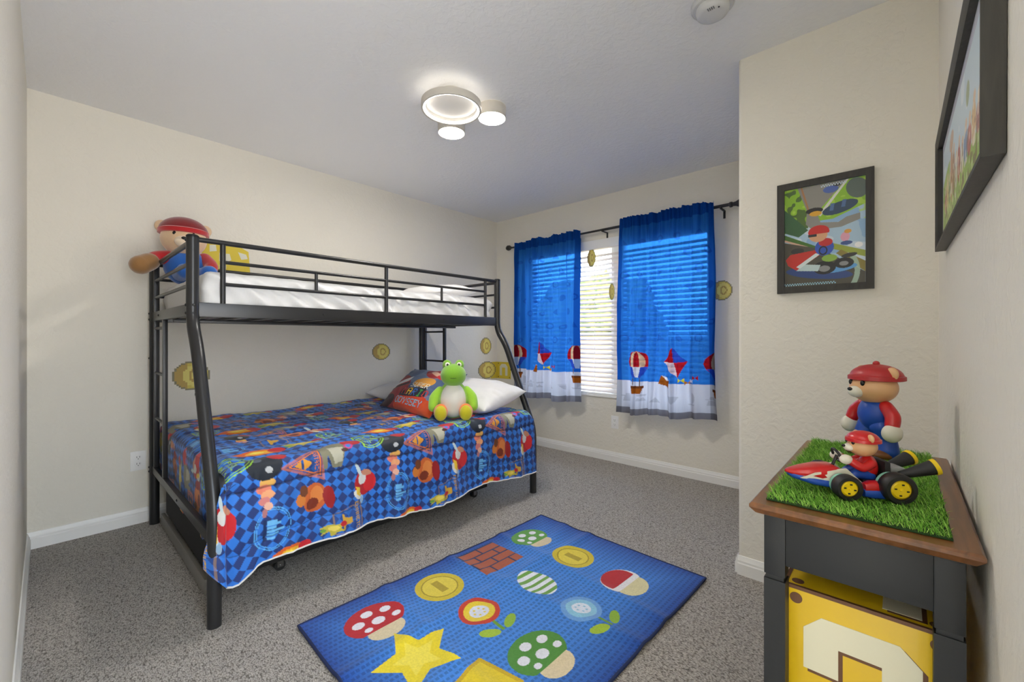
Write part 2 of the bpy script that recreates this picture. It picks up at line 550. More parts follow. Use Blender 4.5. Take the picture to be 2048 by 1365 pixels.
blind = thing('window_blind', 'white slatted venetian blind hanging in the window behind the blue curtains', 'blind', (-2.03, YW + 0.03, WZ0 + 0.02))
m_slat, nts, bs_ = new_mat('blind_slats')
bs_.inputs['Base Color'].default_value = (*srgb('e6dfdc'), 1); bs_.inputs['Roughness'].default_value = 0.4
s_tl = nts.nodes.new('ShaderNodeBsdfTranslucent'); s_tl.inputs['Color'].default_value = (*srgb('f3e4dc'), 1)
s_mx = nts.nodes.new('ShaderNodeMixShader'); s_mx.inputs[0].default_value = 0.10
nts.links.new(bs_.outputs[0], s_mx.inputs[1]); nts.links.new(s_tl.outputs[0], s_mx.inputs[2]); nts.links.new(s_mx.outputs[0], nts.nodes['Material Output'].inputs[0])
sl = MB()
pitch = 0.0435
nsl = int((WZ1 - 0.10 - WZ0 - 0.05) / pitch)
tilt = math.radians(38)
for k in range(nsl):
    z = WZ0 + 0.062 + k * pitch
    n = 6; vs = []
    for e in (WX0 + 0.008, WX1 - 0.008):
        for side in (0, 1):
            for i in range(n):
                t = (i / (n - 1) - 0.5) * 0.05
                cr = 0.004 * (1 - (2 * t / 0.05) ** 2) - side * 0.0022
                y = t * math.cos(tilt) + cr * math.sin(tilt); zz = -(-t) * math.sin(tilt) + cr * math.cos(tilt)
                vs.append((e, YW + 0.03 + y, z + zz))
    fs = []
    for i in range(n - 1):
        fs.append((i, i + 1, 2 * n + i + 1, 2 * n + i)); fs.append((n + i, n + i + 1, 3 * n + i + 1, 3 * n + i))
    fs.append((0, n, 3 * n, 2 * n)); fs.append((n - 1, 2 * n - 1, 4 * n - 1, 3 * n - 1))
    fs.append(tuple(list(range(n)) + list(range(2 * n - 1, n - 1, -1)))); fs.append(tuple(list(range(2 * n, 3 * n)) + list(range(4 * n - 1, 3 * n - 1, -1))))
    sl.add(vs, fs)
sl.build('slats', m_slat, blind, angle=0.9)
MB().box((WX0 + 0.004, YW - 0.02, WZ1 - 0.085), (WX1 - 0.004, YW + 0.05, WZ1 - 0.002), 0.004).build('valance', M_VINYL, blind)
MB().box((WX0 + 0.008, YW + 0.008, WZ0 + 0.018), (WX1 - 0.008, YW + 0.055, WZ0 + 0.036), 0.004).build('bottom_rail', M_VINYL, blind)
for x in (-2.83, -2.12, -1.92, -1.25):
    MB().tube([(x, YW + 0.003, WZ0 + 0.03), (x, YW + 0.003, WZ1 - 0.06)], 0.0012, 6).build('cord', M_VINYL, blind)

gm_, ntl, bl_ = new_mat('foliage_mix')
tcl = ntl.nodes.new('ShaderNodeTexNoise'); tcl.inputs['Scale'].default_value = 9; tcl.inputs['Detail'].default_value = 8
rl = ntl.nodes.new('ShaderNodeValToRGB')
rl.color_ramp.elements[0].position = 0.38; rl.color_ramp.elements[0].color = (*srgb('3c4a1c'), 1)
rl.color_ramp.elements[1].position = 0.62; rl.color_ramp.elements[1].color = (*srgb('827c3c'), 1)
tco = ntl.nodes.new('ShaderNodeTexCoord')
ntl.links.new(tco.outputs['Object'], tcl.inputs['Vector']); ntl.links.new(tcl.outputs['Fac'], rl.inputs[0]); ntl.links.new(rl.outputs[0], bl_.inputs['Base Color'])
bl_.inputs['Roughness'].default_value = 0.9
struct(MB().box((-12, YW + 0.15, -0.35), (8, 14, -0.25)).build('ground', mat('pale_gravel', 'cfc4b0', 0.9, bs=30, bstr=0.3), smooth=False), 'pale ground outside the window')
tag(MB().box((-9, 6.2, -0.25), (4, 6.35, 1.15)).build('garden_wall', mat('tan_stucco', '8a7056', 0.9, bs=60, bstr=0.3)), 'low tan garden wall seen between the blind slats', 'wall')
for i, (cx, cy, rr, top, lab) in enumerate(((-4.5, 7.3, 1.45, 2.3, 'yellow-green shrub seen through the open middle of the blind'), (-8.0, 7.3, 1.45, 2.1, 'yellow-green shrub beyond the left curtain, farthest from the blind gap'))):
    tr = thing('garden_shrub', lab, 'shrub', (cx, cy, -0.25))
    bmt = bmesh.new(); bmesh.ops.create_icosphere(bmt, subdivisions=5, radius=1)
    for v in bmt.verts:
        p = v.co.copy(); d = 1 + 0.16 * noise.noise(p * 3) + 0.10 * noise.noise(p * 9) + 0.06 * noise.noise(p * 22)
        v.co = Vector((p.x * rr * d, p.y * 0.8 * d, (p.z * d * 0.5 + 0.5) * (top + 0.0) + 0.25))
    b_ = MB(); b_.addbm(bmt); bmt.free(); b_.build('foliage', gm_, tr, world=False)
    MB().tube([(0, 0, 0), (0.03, 0, 0.6)], [0.08, 0.06], 8).build('trunk', mat('bark', '6a5238', 0.9, bs=30, bstr=0.5), tr, world=False)

# curtain rod
rod = thing('curtain_rod', 'black metal curtain rod above the window', 'curtain rod', (-2.0, 3.395, 2.105))
MB().tube([(-3.12, 3.395, 2.10), (-0.80, 3.395, 2.108)], 0.0095, 14).build('rod', M_BLACK, rod)
MB().tube([(-2.0, 3.395, 2.102), (-0.90, 3.395, 2.107)], 0.012, 14).build('outer_rod', M_BLACK, rod)
for x, s_ in ((-3.12, -1), (-0.86, 1)):
    MB().lathe([(0.0, 0.06 * s_), (0.02, 0.055 * s_), (0.03, 0.035 * s_), (0.026, 0.012 * s_), (0.014, 0.004 * s_), (0.011, -0.01 * s_)] if s_ < 0 else
               [(0.012, -0.07), (0.020, -0.066), (0.020, -0.05), (0.014, -0.045), (0.017, -0.025), (0.03, 0.0), (0.036, 0.02), (0.036, 0.045), (0.0, 0.05)], 'x', (x, 3.395, 2.104), 20).build('finial', M_BLACK, rod)
for x in (-3.03, -1.985, -0.985):
    b = MB()
    b.box((x - 0.008, 3.38, 2.083), (x + 0.008, YW - 0.001, 2.091), 0.002)
    b.box((x - 0.008, YW - 0.006, 2.03), (x + 0.008, YW - 0.0005, 2.09), 0.001)
    b.tube([(x, 3.395 + 0.016 * math.cos(a), 2.103 + 0.016 * math.sin(a)) for a in [-PI + i * PI * 1.25 / 8 for i in range(9)]], 0.003, 6)
    b.build('bracket', M_BLACK, rod)


def curtain_mat():
    m, nt, b = new_mat('printed_curtain_cloth')
    nt.nodes.remove(b)
    out = nt.nodes['Material Output']
    a = nt.nodes.new('ShaderNodeAttribute'); a.attribute_name = 'print'
    df = nt.nodes.new('ShaderNodeBsdfDiffuse'); tl = nt.nodes.new('ShaderNodeBsdfTranslucent'); tp = nt.nodes.new('ShaderNodeBsdfTransparent')
    for n in (df, tl, tp): nt.links.new(a.outputs['Color'], n.inputs['Color'])
    m1 = nt.nodes.new('ShaderNodeMixShader'); m1.inputs[0].default_value = 0.5
    m2 = nt.nodes.new('ShaderNodeMixShader')
    al = nt.nodes.new('ShaderNodeMath'); al.operation = 'MULTIPLY'; al.inputs[1].default_value = 1.0
    nt.links.new(a.outputs['Alpha'], al.inputs[0]); nt.links.new(al.outputs[0], m2.inputs[0])
    nt.links.new(df.outputs[0], m1.inputs[1]); nt.links.new(tl.outputs[0], m1.inputs[2])
    nt.links.new(m1.outputs[0], m2.inputs[1]); nt.links.new(tp.outputs[0], m2.inputs[2])
    nt.links.new(m2.outputs[0], out.inputs[0])
    tx = nt.nodes.new('ShaderNodeTexNoise'); tx.inputs['Scale'].default_value = 18
    bp = nt.nodes.new('ShaderNodeBump'); bp.inputs['Strength'].default_value = 0.15; bp.inputs['Distance'].default_value = 0.01
    nt.links.new(tx.outputs[0], bp.inputs['Height'])
    nt.links.new(bp.outputs[0], df.inputs['Normal']); nt.links.new(bp.outputs[0], tl.inputs['Normal'])
    return m
M_CURT = curtain_mat()


def balloon_motif(c, f, var):
    """generic hot-air balloons and kites stand where the print has its figures"""
    if var == 0:      # hot-air balloon
        c.ell(f, 0, 0.42, 0.46, 0.46, 'b5202a'); c.ell(f, 0, 0.42, 0.28, 0.46, 'e9c9a4'); c.ell(f, 0, 0.42, 0.13, 0.46, 'b5202a')
        c.poly(f, [(-0.40, 0.22), (0.40, 0.22), (0.16, -0.22), (-0.16, -0.22)], '3355c8'); c.poly(f, [(-0.16, 0.22), (0.16, 0.22), (0.07, -0.22), (-0.07, -0.22)], 'e9edf6')
        c.poly(f, [(-0.15, -0.22), (-0.12, -0.22), (-0.14, -0.62), (-0.17, -0.62)], '6a4a30'); c.poly(f, [(0.12, -0.22), (0.15, -0.22), (0.17, -0.62), (0.14, -0.62)], '6a4a30')
        c.poly(f, [(-0.24, -0.60), (0.24, -0.60), (0.18, -0.90), (-0.18, -0.90)], 'a85a1e'); c.poly(f, [(-0.26, -0.56), (0.26, -0.56), (0.26, -0.66), (-0.26, -0.66)], '7a4324')
    else:             # kite with a tail
        c.poly(f, [(-0.15, 0.85), (0.35, 0.30), (0.05, -0.35), (-0.55, 0.25)], 'c01f2c'); c.poly(f, [(-0.15, 0.85), (0.35, 0.30), (-0.1, 0.25)], '3355c8'); c.poly(f, [(-0.55, 0.25), (-0.1, 0.25), (0.05, -0.35)], 'f0d8de')
        for q, (tx, ty, co) in enumerate(((0.16, -0.45, 'e4d83a'), (0.36, -0.55, 'cf7a20'), (0.55, -0.48, 'f2f4fb'), (0.74, -0.34, 'c01f2c'))):
            c.poly(f, [(tx - 0.1, ty - 0.09), (tx, ty), (tx - 0.1, ty + 0.09)], co); c.poly(f, [(tx + 0.1, ty - 0.09), (tx, ty), (tx + 0.1, ty + 0.09)], co)
        c.poly(f, [(-0.6, -0.30), (-0.2, -0.45), (-0.25, -0.80), (-0.7, -0.65)], 'a85a1e'); c.poly(f, [(-0.6, -0.30), (-0.2, -0.45), (-0.42, -0.52)], 'f2f4fb')


def make_curtain(x0, x1, z0, z1, seed, mots, label, flare):
    W = x1 - x0
    nu, nv = 230, 330
    Uu = np.linspace(0, 1, nu)[:, None] + np.zeros((1, nv)); Vv = np.linspace(0, 1, nv)[None, :] + np.zeros((nu, 1))
    fold = np.zeros((nu, nv)); xw = np.zeros((nu, nv))
    rg = np.random.default_rng(seed)
    H = z1 - z0
    gath = np.exp(-(Vv * H) / 0.16)
    wd = Uu + 0.012 * np.sin(Vv * 7 + seed)
    fold = 0.016 * np.sin(wd * 2 * PI * 4.6 + seed) * (0.35 + 0.9 * Vv) + 0.010 * np.sin(wd * 2 * PI * 9.3 + 1.7 * seed + 1.5 * np.sin(Vv * 3)) * (1 - 0.4 * Vv)
    fold += 0.012 * vnoise(Uu * 7 + seed, Vv * 2.2, seed) + 0.004 * vnoise(Uu * 20, Vv * 9, seed + 3)
    fold += gath * (0.007 * np.sin(Uu * 2 * PI * 23 + 2 * vnoise(Uu * 9, Vv * 3, seed)) + 0.004 * vnoise(Uu * 60, Vv * 4, seed + 9))
    # sharp drapery ridges
    for k in range(7):
        cpos = rg.uniform(0.06, 0.94); wdt = rg.uniform(0.008, 0.018)
        cc = cpos + 0.02 * np.sin(Vv * rg.uniform(2, 5) + k)
        fold -= 0.012 * np.exp(-((Uu - cc) / wdt) ** 2) * (0.4 + 0.6 * np.sin(Vv * 3 + k) ** 2)
    X = x0 + W * (Uu + flare * (Uu - 0.5) * Vv) + 0.006 * np.sin(Vv * 9 + Uu * 5) * Vv
    zz = z1 - H * Vv
    top = np.exp(-(Vv * H) / 0.02)
    Z = zz + 0.012 * vnoise(Uu * 17 + seed, Uu * 0, seed + 5) * top + 0.010 * np.sin(Uu * 14 + seed) * Vv ** 4 + 0.03 * (Uu if seed == 2 else 0) * Vv ** 6
    pocket = np.clip(1 - np.abs(Vv * H - 0.035) / 0.04, 0, 1)
    fold = fold * 1.7
    Y = 3.362 - fold - 0.02 * Vv - 0.004
    Y = np.where(Vv * H < 0.075, np.minimum(Y, 3.379), Y)
    Y = Y * 1.0
    c = Canvas((0, W), (-H, 0), nu, nv, '2f7fe0')
    c.c = c.c[:, ::-1]; c.v = c.v[:, ::-1]
    # printed ground: blue above, white band below
    shade = 0.5 + 0.5 * vnoise(c.u * 2, c.v * 2, seed)
    base = np.array(srgb('3d93f2')); base2 = np.array(srgb('2f84ea'))
    c.c = base * shade[..., None] + base2 * (1 - shade[..., None])
    for i in range(int(W / 0.16) + 1):
        for j in range(7):
            cu = i * 0.155 + 0.05 + (0.07 if j % 2 else 0); cv = -0.22 - j * 0.135
            fm = (cu, cv, 0.032, 0.4 * j)
            k = (i * 3 + j * 5 + seed) % 4
            if k == 0: c.ell(fm, 0, 0, 1, 1, '2f74d4', ring=0.6)
            elif k == 1: c.ell(fm, 0, 0, 1, 0.6, '2f76d6')
            elif k == 2: c.poly(fm, [(-1, -0.6), (1, -0.6), (0, 1)], '2f76d6')
            else: c.ell(fm, -0.3, 0, 0.8, 1, '2f74d4', ring=0.45, clip=lambda X_, Y_: X_ < 0.2)
    bandz = -H + 0.285
    band = c.v < bandz
    c.put(band, 'e6e8f6')
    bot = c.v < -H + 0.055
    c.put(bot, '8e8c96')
    g = 'c9cad8'
    for i in range(6):
        cu = 0.07 + i * 0.135; fm = (cu, -H + 0.145 + 0.012 * (i % 2), 0.04, 0)
        k = (i + seed) % 5
        if k == 0: c.poly(fm, [(-1, 0.3), (1, 0.3), (0, -1)], g); c.poly(fm, [(-1.1, 0.55), (1.1, 0.55), (1.1, 0.4), (-1.1, 0.4)], g)
        elif k == 1: c.ell(fm, 0.2, 0.6, 0.7, 1.1, g, clip=lambda X_, Y_: X_ > 0.2); c.poly(fm, [(-1, -0.6), (1, -0.6), (0.7, -0.9), (-0.7, -0.9)], g); c.poly(fm, [(0.0, -0.6), (0.08, -0.6), (0.08, 1.6), (0.0, 1.6)], g)
        elif k == 2: c.poly(fm, [(-0.5, 0), (0.5, 0), (0.7, -1), (-0.7, -1)], g); c.poly(fm, [(-0.9, 0.2), (0.9, 0.2), (0.9, 0.05), (-0.9, 0.05)], g); c.poly(fm, [(-0.3, 0.7), (0.3, 0.7), (0.4, 0.2), (-0.4, 0.2)], g)
        elif k == 3: c.poly(fm, [(-1.1, 0.5), (1.1, 0.5), (0.8, 0.1), (-0.8, 0.1)], g); c.poly(fm, [(-1, -0.9), (-0.5, -0.2), (0, -0.5), (0.4, -0.1), (1, -0.9)], g)
        else: c.poly(fm, [(-1, -0.9), (1, -0.9), (0, 0.2)], g)
    for (mu, mv, sc, va) in mots:
        balloon_motif(c, (mu, -H + mv, sc, 0), va)
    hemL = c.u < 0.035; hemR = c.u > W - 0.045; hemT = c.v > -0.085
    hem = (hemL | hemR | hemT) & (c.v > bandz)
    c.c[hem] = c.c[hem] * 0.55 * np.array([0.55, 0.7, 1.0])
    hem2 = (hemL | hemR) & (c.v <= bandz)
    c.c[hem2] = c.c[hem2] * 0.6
    P = np.stack([X, Y, Z], -1)
    P = P[:, ::-1] if False else P
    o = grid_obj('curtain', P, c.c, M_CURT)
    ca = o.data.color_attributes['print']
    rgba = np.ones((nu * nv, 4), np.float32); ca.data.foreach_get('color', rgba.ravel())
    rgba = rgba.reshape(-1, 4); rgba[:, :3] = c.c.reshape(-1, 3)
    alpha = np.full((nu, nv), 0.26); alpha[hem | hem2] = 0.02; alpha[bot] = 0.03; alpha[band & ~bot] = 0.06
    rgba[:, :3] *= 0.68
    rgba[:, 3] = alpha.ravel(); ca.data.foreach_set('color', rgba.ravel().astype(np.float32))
    tag(o, label, 'curtain', 'blue printed curtains at the window')
    return o

make_curtain(-3.0, -2.215, 0.515, 2.135, 1, [(0.02, 0.36, 0.2, 0), (0.37, 0.40, 0.2, 1), (0.76, 0.36, 0.2, 0)], 'narrower blue printed curtain on the left half of the window, next to the bunk bed', 0.02)
make_curtain(-1.80, -1.02, 0.475, 2.15, 2, [(0.17, 0.36, 0.2, 0), (0.50, 0.40, 0.2, 1), (0.80, 0.36, 0.2, 0)], 'blue printed curtain on the right half of the window, next to the boxed-out wall', 0.03)

# ------------------------------------------------------------------ ceiling light
lampm, ntm, lb = new_mat('lamp_diffuser')
lb.inputs['Base Color'].default_value = (1, 1, 1, 1)
lb.inputs['Emission Color'].default_value = (1, 0.955, 0.89, 1); lb.inputs['Emission Strength'].default_value = 115.0
def lamp_variant(name, strength):
    m = lampm.copy(); m.name = name
    m.node_tree.nodes['Principled BSDF'].inputs['Emission Strength'].default_value = strength
    return m
lamp_ring = lamp_variant('ring_diffuser', 7.0); lamp_up = lamp_variant('uplight_diffuser', 2.5)
M_LAMP = mat('lamp_white_metal', 'cfc9bf', 0.4)
LC = Vector((-1.78, 1.467))
lamp = thing('ceiling_light', 'white ceiling light of one large lit ring and two small lit drums', 'ceiling light', (LC.x, LC.y, HC))
big_z = 2.345
MB().lathe([(0.150, 0), (0.160, 0), (0.160, 0.036), (0.150, 0.036), (0.150, 0)], 'z', (LC.x, LC.y, big_z), 64).build('ring_housing', M_LAMP, lamp)
MB().lathe([(0.1495, 0.0), (0.1495, 0.002), (0.138, 0.004), (0.138, 0.002), (0.1495, 0.0)], 'z', (LC.x, LC.y, big_z + 0.004), 64).build('ring_diffuser', lamp_ring, lamp)
MB().lathe([(0.0, 0.026), (0.136, 0.026), (0.137, 0.012), (0.1495, 0.012), (0.1495, 0.032), (0.0, 0.032)], 'z', (LC.x, LC.y, big_z), 64).build('ring_plate', mat('lamp_inner_white', 'efece6', 0.5), lamp)
MB().lathe([(0.140, 0.0), (0.148, 0.0), (0.148, 0.004), (0.140, 0.004), (0.140, 0)], 'z', (LC.x, LC.y, big_z + 0.037), 64).build('uplight_strip', lamp_up, lamp)
MB().lathe([(0.0, 0.0), (0.06, 0.0), (0.06, HC - big_z - 0.0325), (0.0, HC - big_z - 0.0325)], 'z', (LC.x, LC.y, big_z + 0.0325), 32).build('ceiling_mount', M_LAMP, lamp)
for (dx, dy, rr) in ((-1.727, 1.721, 0.080), (-2.033, 1.676, 0.082)):
    pz = 2.378
    MB().lathe([(rr, 0), (rr, HC - pz - 0.001), (rr - 0.004, HC - pz - 0.001), (rr - 0.004, 0.0), (rr, 0)], 'z', (dx, dy, pz), 48).build('drum_housing', M_LAMP, lamp)
    MB().lathe([(0.0, 0.003), (rr - 0.0045, 0.003), (rr - 0.0045, 0.008), (0.0, 0.008)], 'z', (dx, dy, pz), 48).build('drum_diffuser', lampm, lamp)
    a_ = Vector((dx, dy)) - LC; a_.normalize()
    MB().tube([(LC.x + a_.x * 0.155, LC.y + a_.y * 0.155, 2.372), (dx - a_.x * 0.076, dy - a_.y * 0.076, 2.395)], 0.006, 8).build('link_arm', M_LAMP, lamp)

# smoke detector
sd = thing('smoke_detector', 'round white smoke detector on the ceiling', 'smoke detector', (-0.548, 1.777, HC))
MB().lathe([(0.079, 0), (0.079, -0.012), (0.072, -0.018), (0.066, -0.018), (0.0, -0.018)], 'z', (-0.548, 1.777, HC - 0.0005), 48).build('base', mat('detector_white', 'cfcfcf', 0.5), sd)
MB().lathe([(0.060, -0.018), (0.062, -0.030), (0.056, -0.042), (0.045, -0.047), (0.0, -0.048)], 'z', (-0.548, 1.777, HC), 48).build('cover', mat('detector_white', 'cfcfcf', 0.5), sd)
g = MB()
for k in range(4):
    g.box((-0.553 + k * 0.007, 1.728, HC - 0.0492), (-0.550 + k * 0.007, 1.742, HC - 0.0465))
g.build('sounder_slots', mat('slot_grey', '777777', 0.6), sd)
MB().lathe([(0.003, 0), (0.003, -0.002), (0, -0.002)], 'z', (-0.515, 1.745, HC - 0.0472), 10).build('test_light', M_RUB, sd)


def outlet(loc, rotz, label):
    o = thing('wall_outlet', label, 'outlet', loc, rotz)
    # local +x points out of the wall
    MB().box((0, -0.036, -0.058), (0.005, 0.036, 0.058), 0.002).build('cover_plate', M_WHITE, o, world=False)
    for z in (-0.02, 0.02):
        b = MB(); b.ell((0.005, 0, z), (0.002, 0.017, 0.015), seg=20, rings=8); b.build('socket', M_WHITE, o, world=False)
        s = MB()
        s.box((0.0066, -0.0075, z - 0.002), (0.0076, -0.0055, z + 0.008)); s.box((0.0066, 0.0055, z - 0.002), (0.0076, 0.0075, z + 0.008)); s.box((0.0066, -0.002, z - 0.010), (0.0076, 0.002, z - 0.006))
        s.build('slots', M_RUB, o, world=False)
    return o
outlet((XB, 0.374, 0.378), 0, 'white double wall outlet left of the bunk bed')
outlet((-1.909, YW, 0.358), -PI / 2, 'white double wall outlet on the wall below the window')

# ------------------------------------------------------------------ bunk bed
bed = thing('bunk_bed', 'black metal bunk bed, narrow above wide, against the cream wall', 'bunk bed', (-2.66, 1.42, 0))
YN, YFA = 0.44, 2.385
XBK, XFT, XFB = -3.33, -2.335, -1.97
def smooth_path(pts, n=6):
    """rounds the corners of a polyline"""
    P = [Vector(p) for p in pts]; out = [P[0]]
    for i in range(1, len(P) - 1):
        a = P[i] + (P[i - 1] - P[i]) * min(0.45, 0.07 / (P[i - 1] - P[i]).length); b = P[i] + (P[i + 1] - P[i]) * min(0.45, 0.07 / (P[i + 1] - P[i]).length)
        for k in range(n + 1):
            t = k / n; out.append(a * (1 - t) ** 2 + P[i] * 2 * t * (1 - t) + b * t * t)
    out.append(P[-1]); return out
for y in (YN, YFA):
    path = smooth_path([(XFT, y, 1.578), (XFT, y, 1.185), (-2.24, y, 1.07), (-1.985, y, 0.50), (XFB, y, 0.42), (XFB, y, 0.0)])
    pst = MB().tube(path, 0.0245, 20).build('front_post', M_BLACK, bed)
    t_ = MB()
    t_.tube([(-2.163, y, 0.89), (-2.160, y, 0.884)], 0.0252, 20); t_.build('joint_ring', M_RUB, pst)
    cp = MB().lathe([(0, 1.585), (0.018, 1.584), (0.0245, 1.578), (0.0245, 1.57), (0, 1.57)], 'z', (XFT, y, 0), 20).build('cap', M_RUB, pst)
    MB().tube([(XBK, y, 0), (XBK, y, 1.578)], 0.0245, 20).build('back_post', M_BLACK, bed)
def rail(name, a, b, r=0.0085, parent=bed):
    return MB().tube([a, b], r, 10).build(name, M_BLACK, parent)
def bar(name, lo, hi, parent=bed):
    return MB().box(lo, hi, 0.003).build(name, M_BLACK, parent)
# upper front guard
rail('top_rail', (XFT, YN, 1.565), (XFT, YFA, 1.565), 0.012)
for y in (0.555, 1.41, 2.255): rail('upright', (XFT, y, 1.276), (XFT, y, 1.556), 0.0115)
for z in (1.475, 1.372): rail('guard_rail', (XFT, 0.565, z), (XFT, 2.245, z))
for y in (0.985, 1.838): rail('short_upright', (XFT, y, 1.378), (XFT, y, 1.47), 0.0085)
# upper back guard
rail('top_rail', (XBK, YN, 1.565), (XBK, YFA, 1.565), 0.012)
for z in (1.475, 1.372): rail('guard_rail', (XBK, YN, z), (XBK, YFA, z))
# side rails
bar('side_rail', (XFT - 0.012, YN + 0.02, 1.217), (XFT + 0.012, YFA - 0.02, 1.282))
bar('side_rail', (XBK - 0.012, YN + 0.02, 1.217), (XBK + 0.012, YFA - 0.02, 1.282))
bar('side_rail', (-2.000, YN + 0.02, 0.305), (-1.975, YFA - 0.02, 0.355))
bar('side_rail', (XBK - 0.012, YN + 0.02, 0.305), (XBK + 0.012, YFA - 0.02, 0.355))
for y in (YN, YFA):
    bar('end_rail', (XBK + 0.02, y - 0.012, 1.222), (XFT - 0.02, y + 0.012, 1.276))
    bar('end_rail', (XBK + 0.02, y - 0.012, 0.308), (XFB - 0.02, y + 0.012, 0.352))
    for z, r_ in ((1.556, 0.012), (1.462, 0.0085), (1.362, 0.0085)):
        rail('end_guard_rail', (XBK, y, z), (XFT, y, z), r_)
    xl = -2.99
    bar('ladder_rail', (xl - 0.013, y - 0.011, 0.352), (xl + 0.013, y + 0.011, 1.222))
    bar('ladder_rail', (-3.275 - 0.012, y - 0.011, 0.352), (-3.275 + 0.012, y + 0.011, 1.556))
    for z in (1.178, 0.915, 0.645):
        rail('rung', (-3.268, y, z), (xl - 0.008, y, z), 0.0085)
# slats of both decks
for k in range(14):
    y = 0.54 + k * 0.135
    MB().box((XBK + 0.01, y - 0.014, 1.222), (XFT - 0.01, y + 0.014, 1.236), 0.002).build('upper_slat', M_BLACK, bed)
    MB().box((XBK + 0.01, y - 0.014, 0.312), (-1.995, y + 0.014, 0.326), 0.002).build('lower_slat', M_BLACK, bed)
bar('centre_beam', (-2.85, YN + 0.012, 1.205), (-2.82, YFA - 0.012, 1.222))
for (x, y, z) in [(XFT + 0.024, YN, 1.232), (XFT + 0.024, YN, 1.268), (XFT + 0.013, 1.02, 1.25), (XFT + 0.013, 1.85, 1.25)]:
    MB().lathe([(0.0, 0.004), (0.004, 0.003), (0.006, 0.0), (0.0, 0.0)], 'x', (x, y, z), 10).build('bolt', M_RUB, bed)
for (x, y, z) in [(XFT - 0.0, YN - 0.0245, 1.232), (XFT, YN - 0.0245, 1.268), (XFT, YN - 0.0245, 1.556), (XBK, YN - 0.0245, 1.232), (XBK, YN - 0.0245, 1.268), (XBK, YN - 0.0245, 1.0), (XBK, YN - 0.0245, 0.32), (XBK, YN - 0.0245, 0.345), (-2.6, YN - 0.0125, 0.33), (-3.1, YN - 0.0125, 1.25)]:
    MB().lathe([(0.0, -0.005), (0.005, -0.003), (0.007, 0.0), (0.0, 0.0)], 'y', (x, y, z), 10).build('bolt', M_RUB, bed)


def rbox(size, rad, n=(40, 40, 8)):
    """rounded box as point grid faces"""
    hx, hy, hz = [s_ / 2 for s_ in size]
    m = MB()
    def face(ax, sgn):
        dims = [0, 1, 2]; dims.remove(ax); a, b = dims
        H_ = (hx, hy, hz); na, nb = n[a], n[b]
        vs = []
        for i in range(na + 1):
            for j in range(nb + 1):
                p = [0, 0, 0]; p[ax] = sgn * H_[ax]
                p[a] = -H_[a] + 2 * H_[a] * (0.5 - 0.5 * math.cos(PI * i / na) if na < 14 else i / na)
                p[b] = -H_[b] + 2 * H_[b] * (0.5 - 0.5 * math.cos(PI * j / nb) if nb < 14 else j / nb)
                q = [max(-H_[k] + rad, min(H_[k] - rad, p[k])) for k in range(3)]
                d = Vector([p[k] - q[k] for k in range(3)])
                if d.length > 1e-9: d = d.normalized() * rad
                vs.append(Vector(q) + d)
        fs = [(i * (nb + 1) + j, (i + 1) * (nb + 1) + j, (i + 1) * (nb + 1) + j + 1, i * (nb + 1) + j + 1) for i in range(na) for j in range(nb)]
        m.add(vs, fs)
    for ax in range(3):
        for sg in (-1, 1): face(ax, sg)
    return m


# mattresses
mt = rbox((0.955, 1.86, 0.19), 0.045, (60, 150, 18))
vv = []
for p in mt.v:
    x, y, z = p
    side = max(0, min(1, (abs(x) - 0.40) / 0.06)); end = max(0, min(1, (abs(y) - 0.86) / 0.06))
    w_ = 0.016 * side * noise.noise(Vector((y * 9 + z * 14, z * 5, x * 2))) + 0.013 * side * (1 - abs(math.sin(y * 30 + z * 26 + 3 * noise.noise(Vector((y * 3, z * 3, 0)))))) + 0.008 * end * noise.noise(Vector((x * 8, z * 9, y)))
    t_ = 0.008 * noise.noise(Vector((x * 4, y * 3, 1))) + 0.003 * noise.noise(Vector((x * 14, y * 14, 5)))
    vv.append((x + (w_ - 0.01 * 0) * (1 if x > 0 else -1) * side, y + w_ * end * (1 if y > 0 else -1), z + (t_ if z > 0 else 0)))
mt.v = [(x - 2.83, y + 1.415, z + 1.338) for x, y, z in vv]
o = mt.build('mattress', M_SHEET, angle=3.2, weld=0.0005)
tag(o, 'mattress with white fitted sheet on the upper bunk', 'mattress')
o = rbox((1.28, 1.87, 0.23), 0.05, (20, 30, 8)); o.v = [(x - 2.665, y + 1.42, z + 0.444) for x, y, z in o.v]
tag(o.build('mattress', M_SHEET, angle=3.2, weld=0.0005), 'mattress of the lower bunk hidden under the blue printed comforter', 'mattress')


def pillow(L, W, T, name, m, seed, color_fn=None, parent=None, n=60, sag=0.0):
    """pillow in local coords, x along L, y along W, z up; one closed surface"""
    nu, nv = n, int(n * 0.7)
    u = np.linspace(-1, 1, nu)[:, None] + np.zeros((1, nv)); v = np.linspace(-1, 1, nv)[None, :] + np.zeros((nu, 1))
    prof = (np.clip(1 - np.abs(u) ** 2.6, 0, 1) ** 0.55) * (np.clip(1 - np.abs(v) ** 2.6, 0, 1) ** 0.55)
    pin = 1 - 0.07 * (1 - np.abs(u)) ** 0.0 * (1 - v ** 2) * np.abs(u) ** 8
    pin2 = 1 - 0.07 * (1 - u ** 2) * np.abs(v) ** 8
    X = u * L / 2 * pin; Y = v * W / 2 * pin2
    wr = 0.035 * vnoise(u * 3 + seed, v * 3, seed) + 0.06 * (np.abs(vnoise(u * 4 + v * 2, v * 4 - u * 2, seed + 1)) - 0.3) * (1 - prof * 0.5)
    edge = np.minimum(1, 6 * prof)
    Zt = T / 2 * prof + T * wr * edge
    Zb = -T / 2 * prof
    P = np.stack([X, Y, Zt], -1); Q = np.stack([X, Y, Zb], -1)
    return P, Q


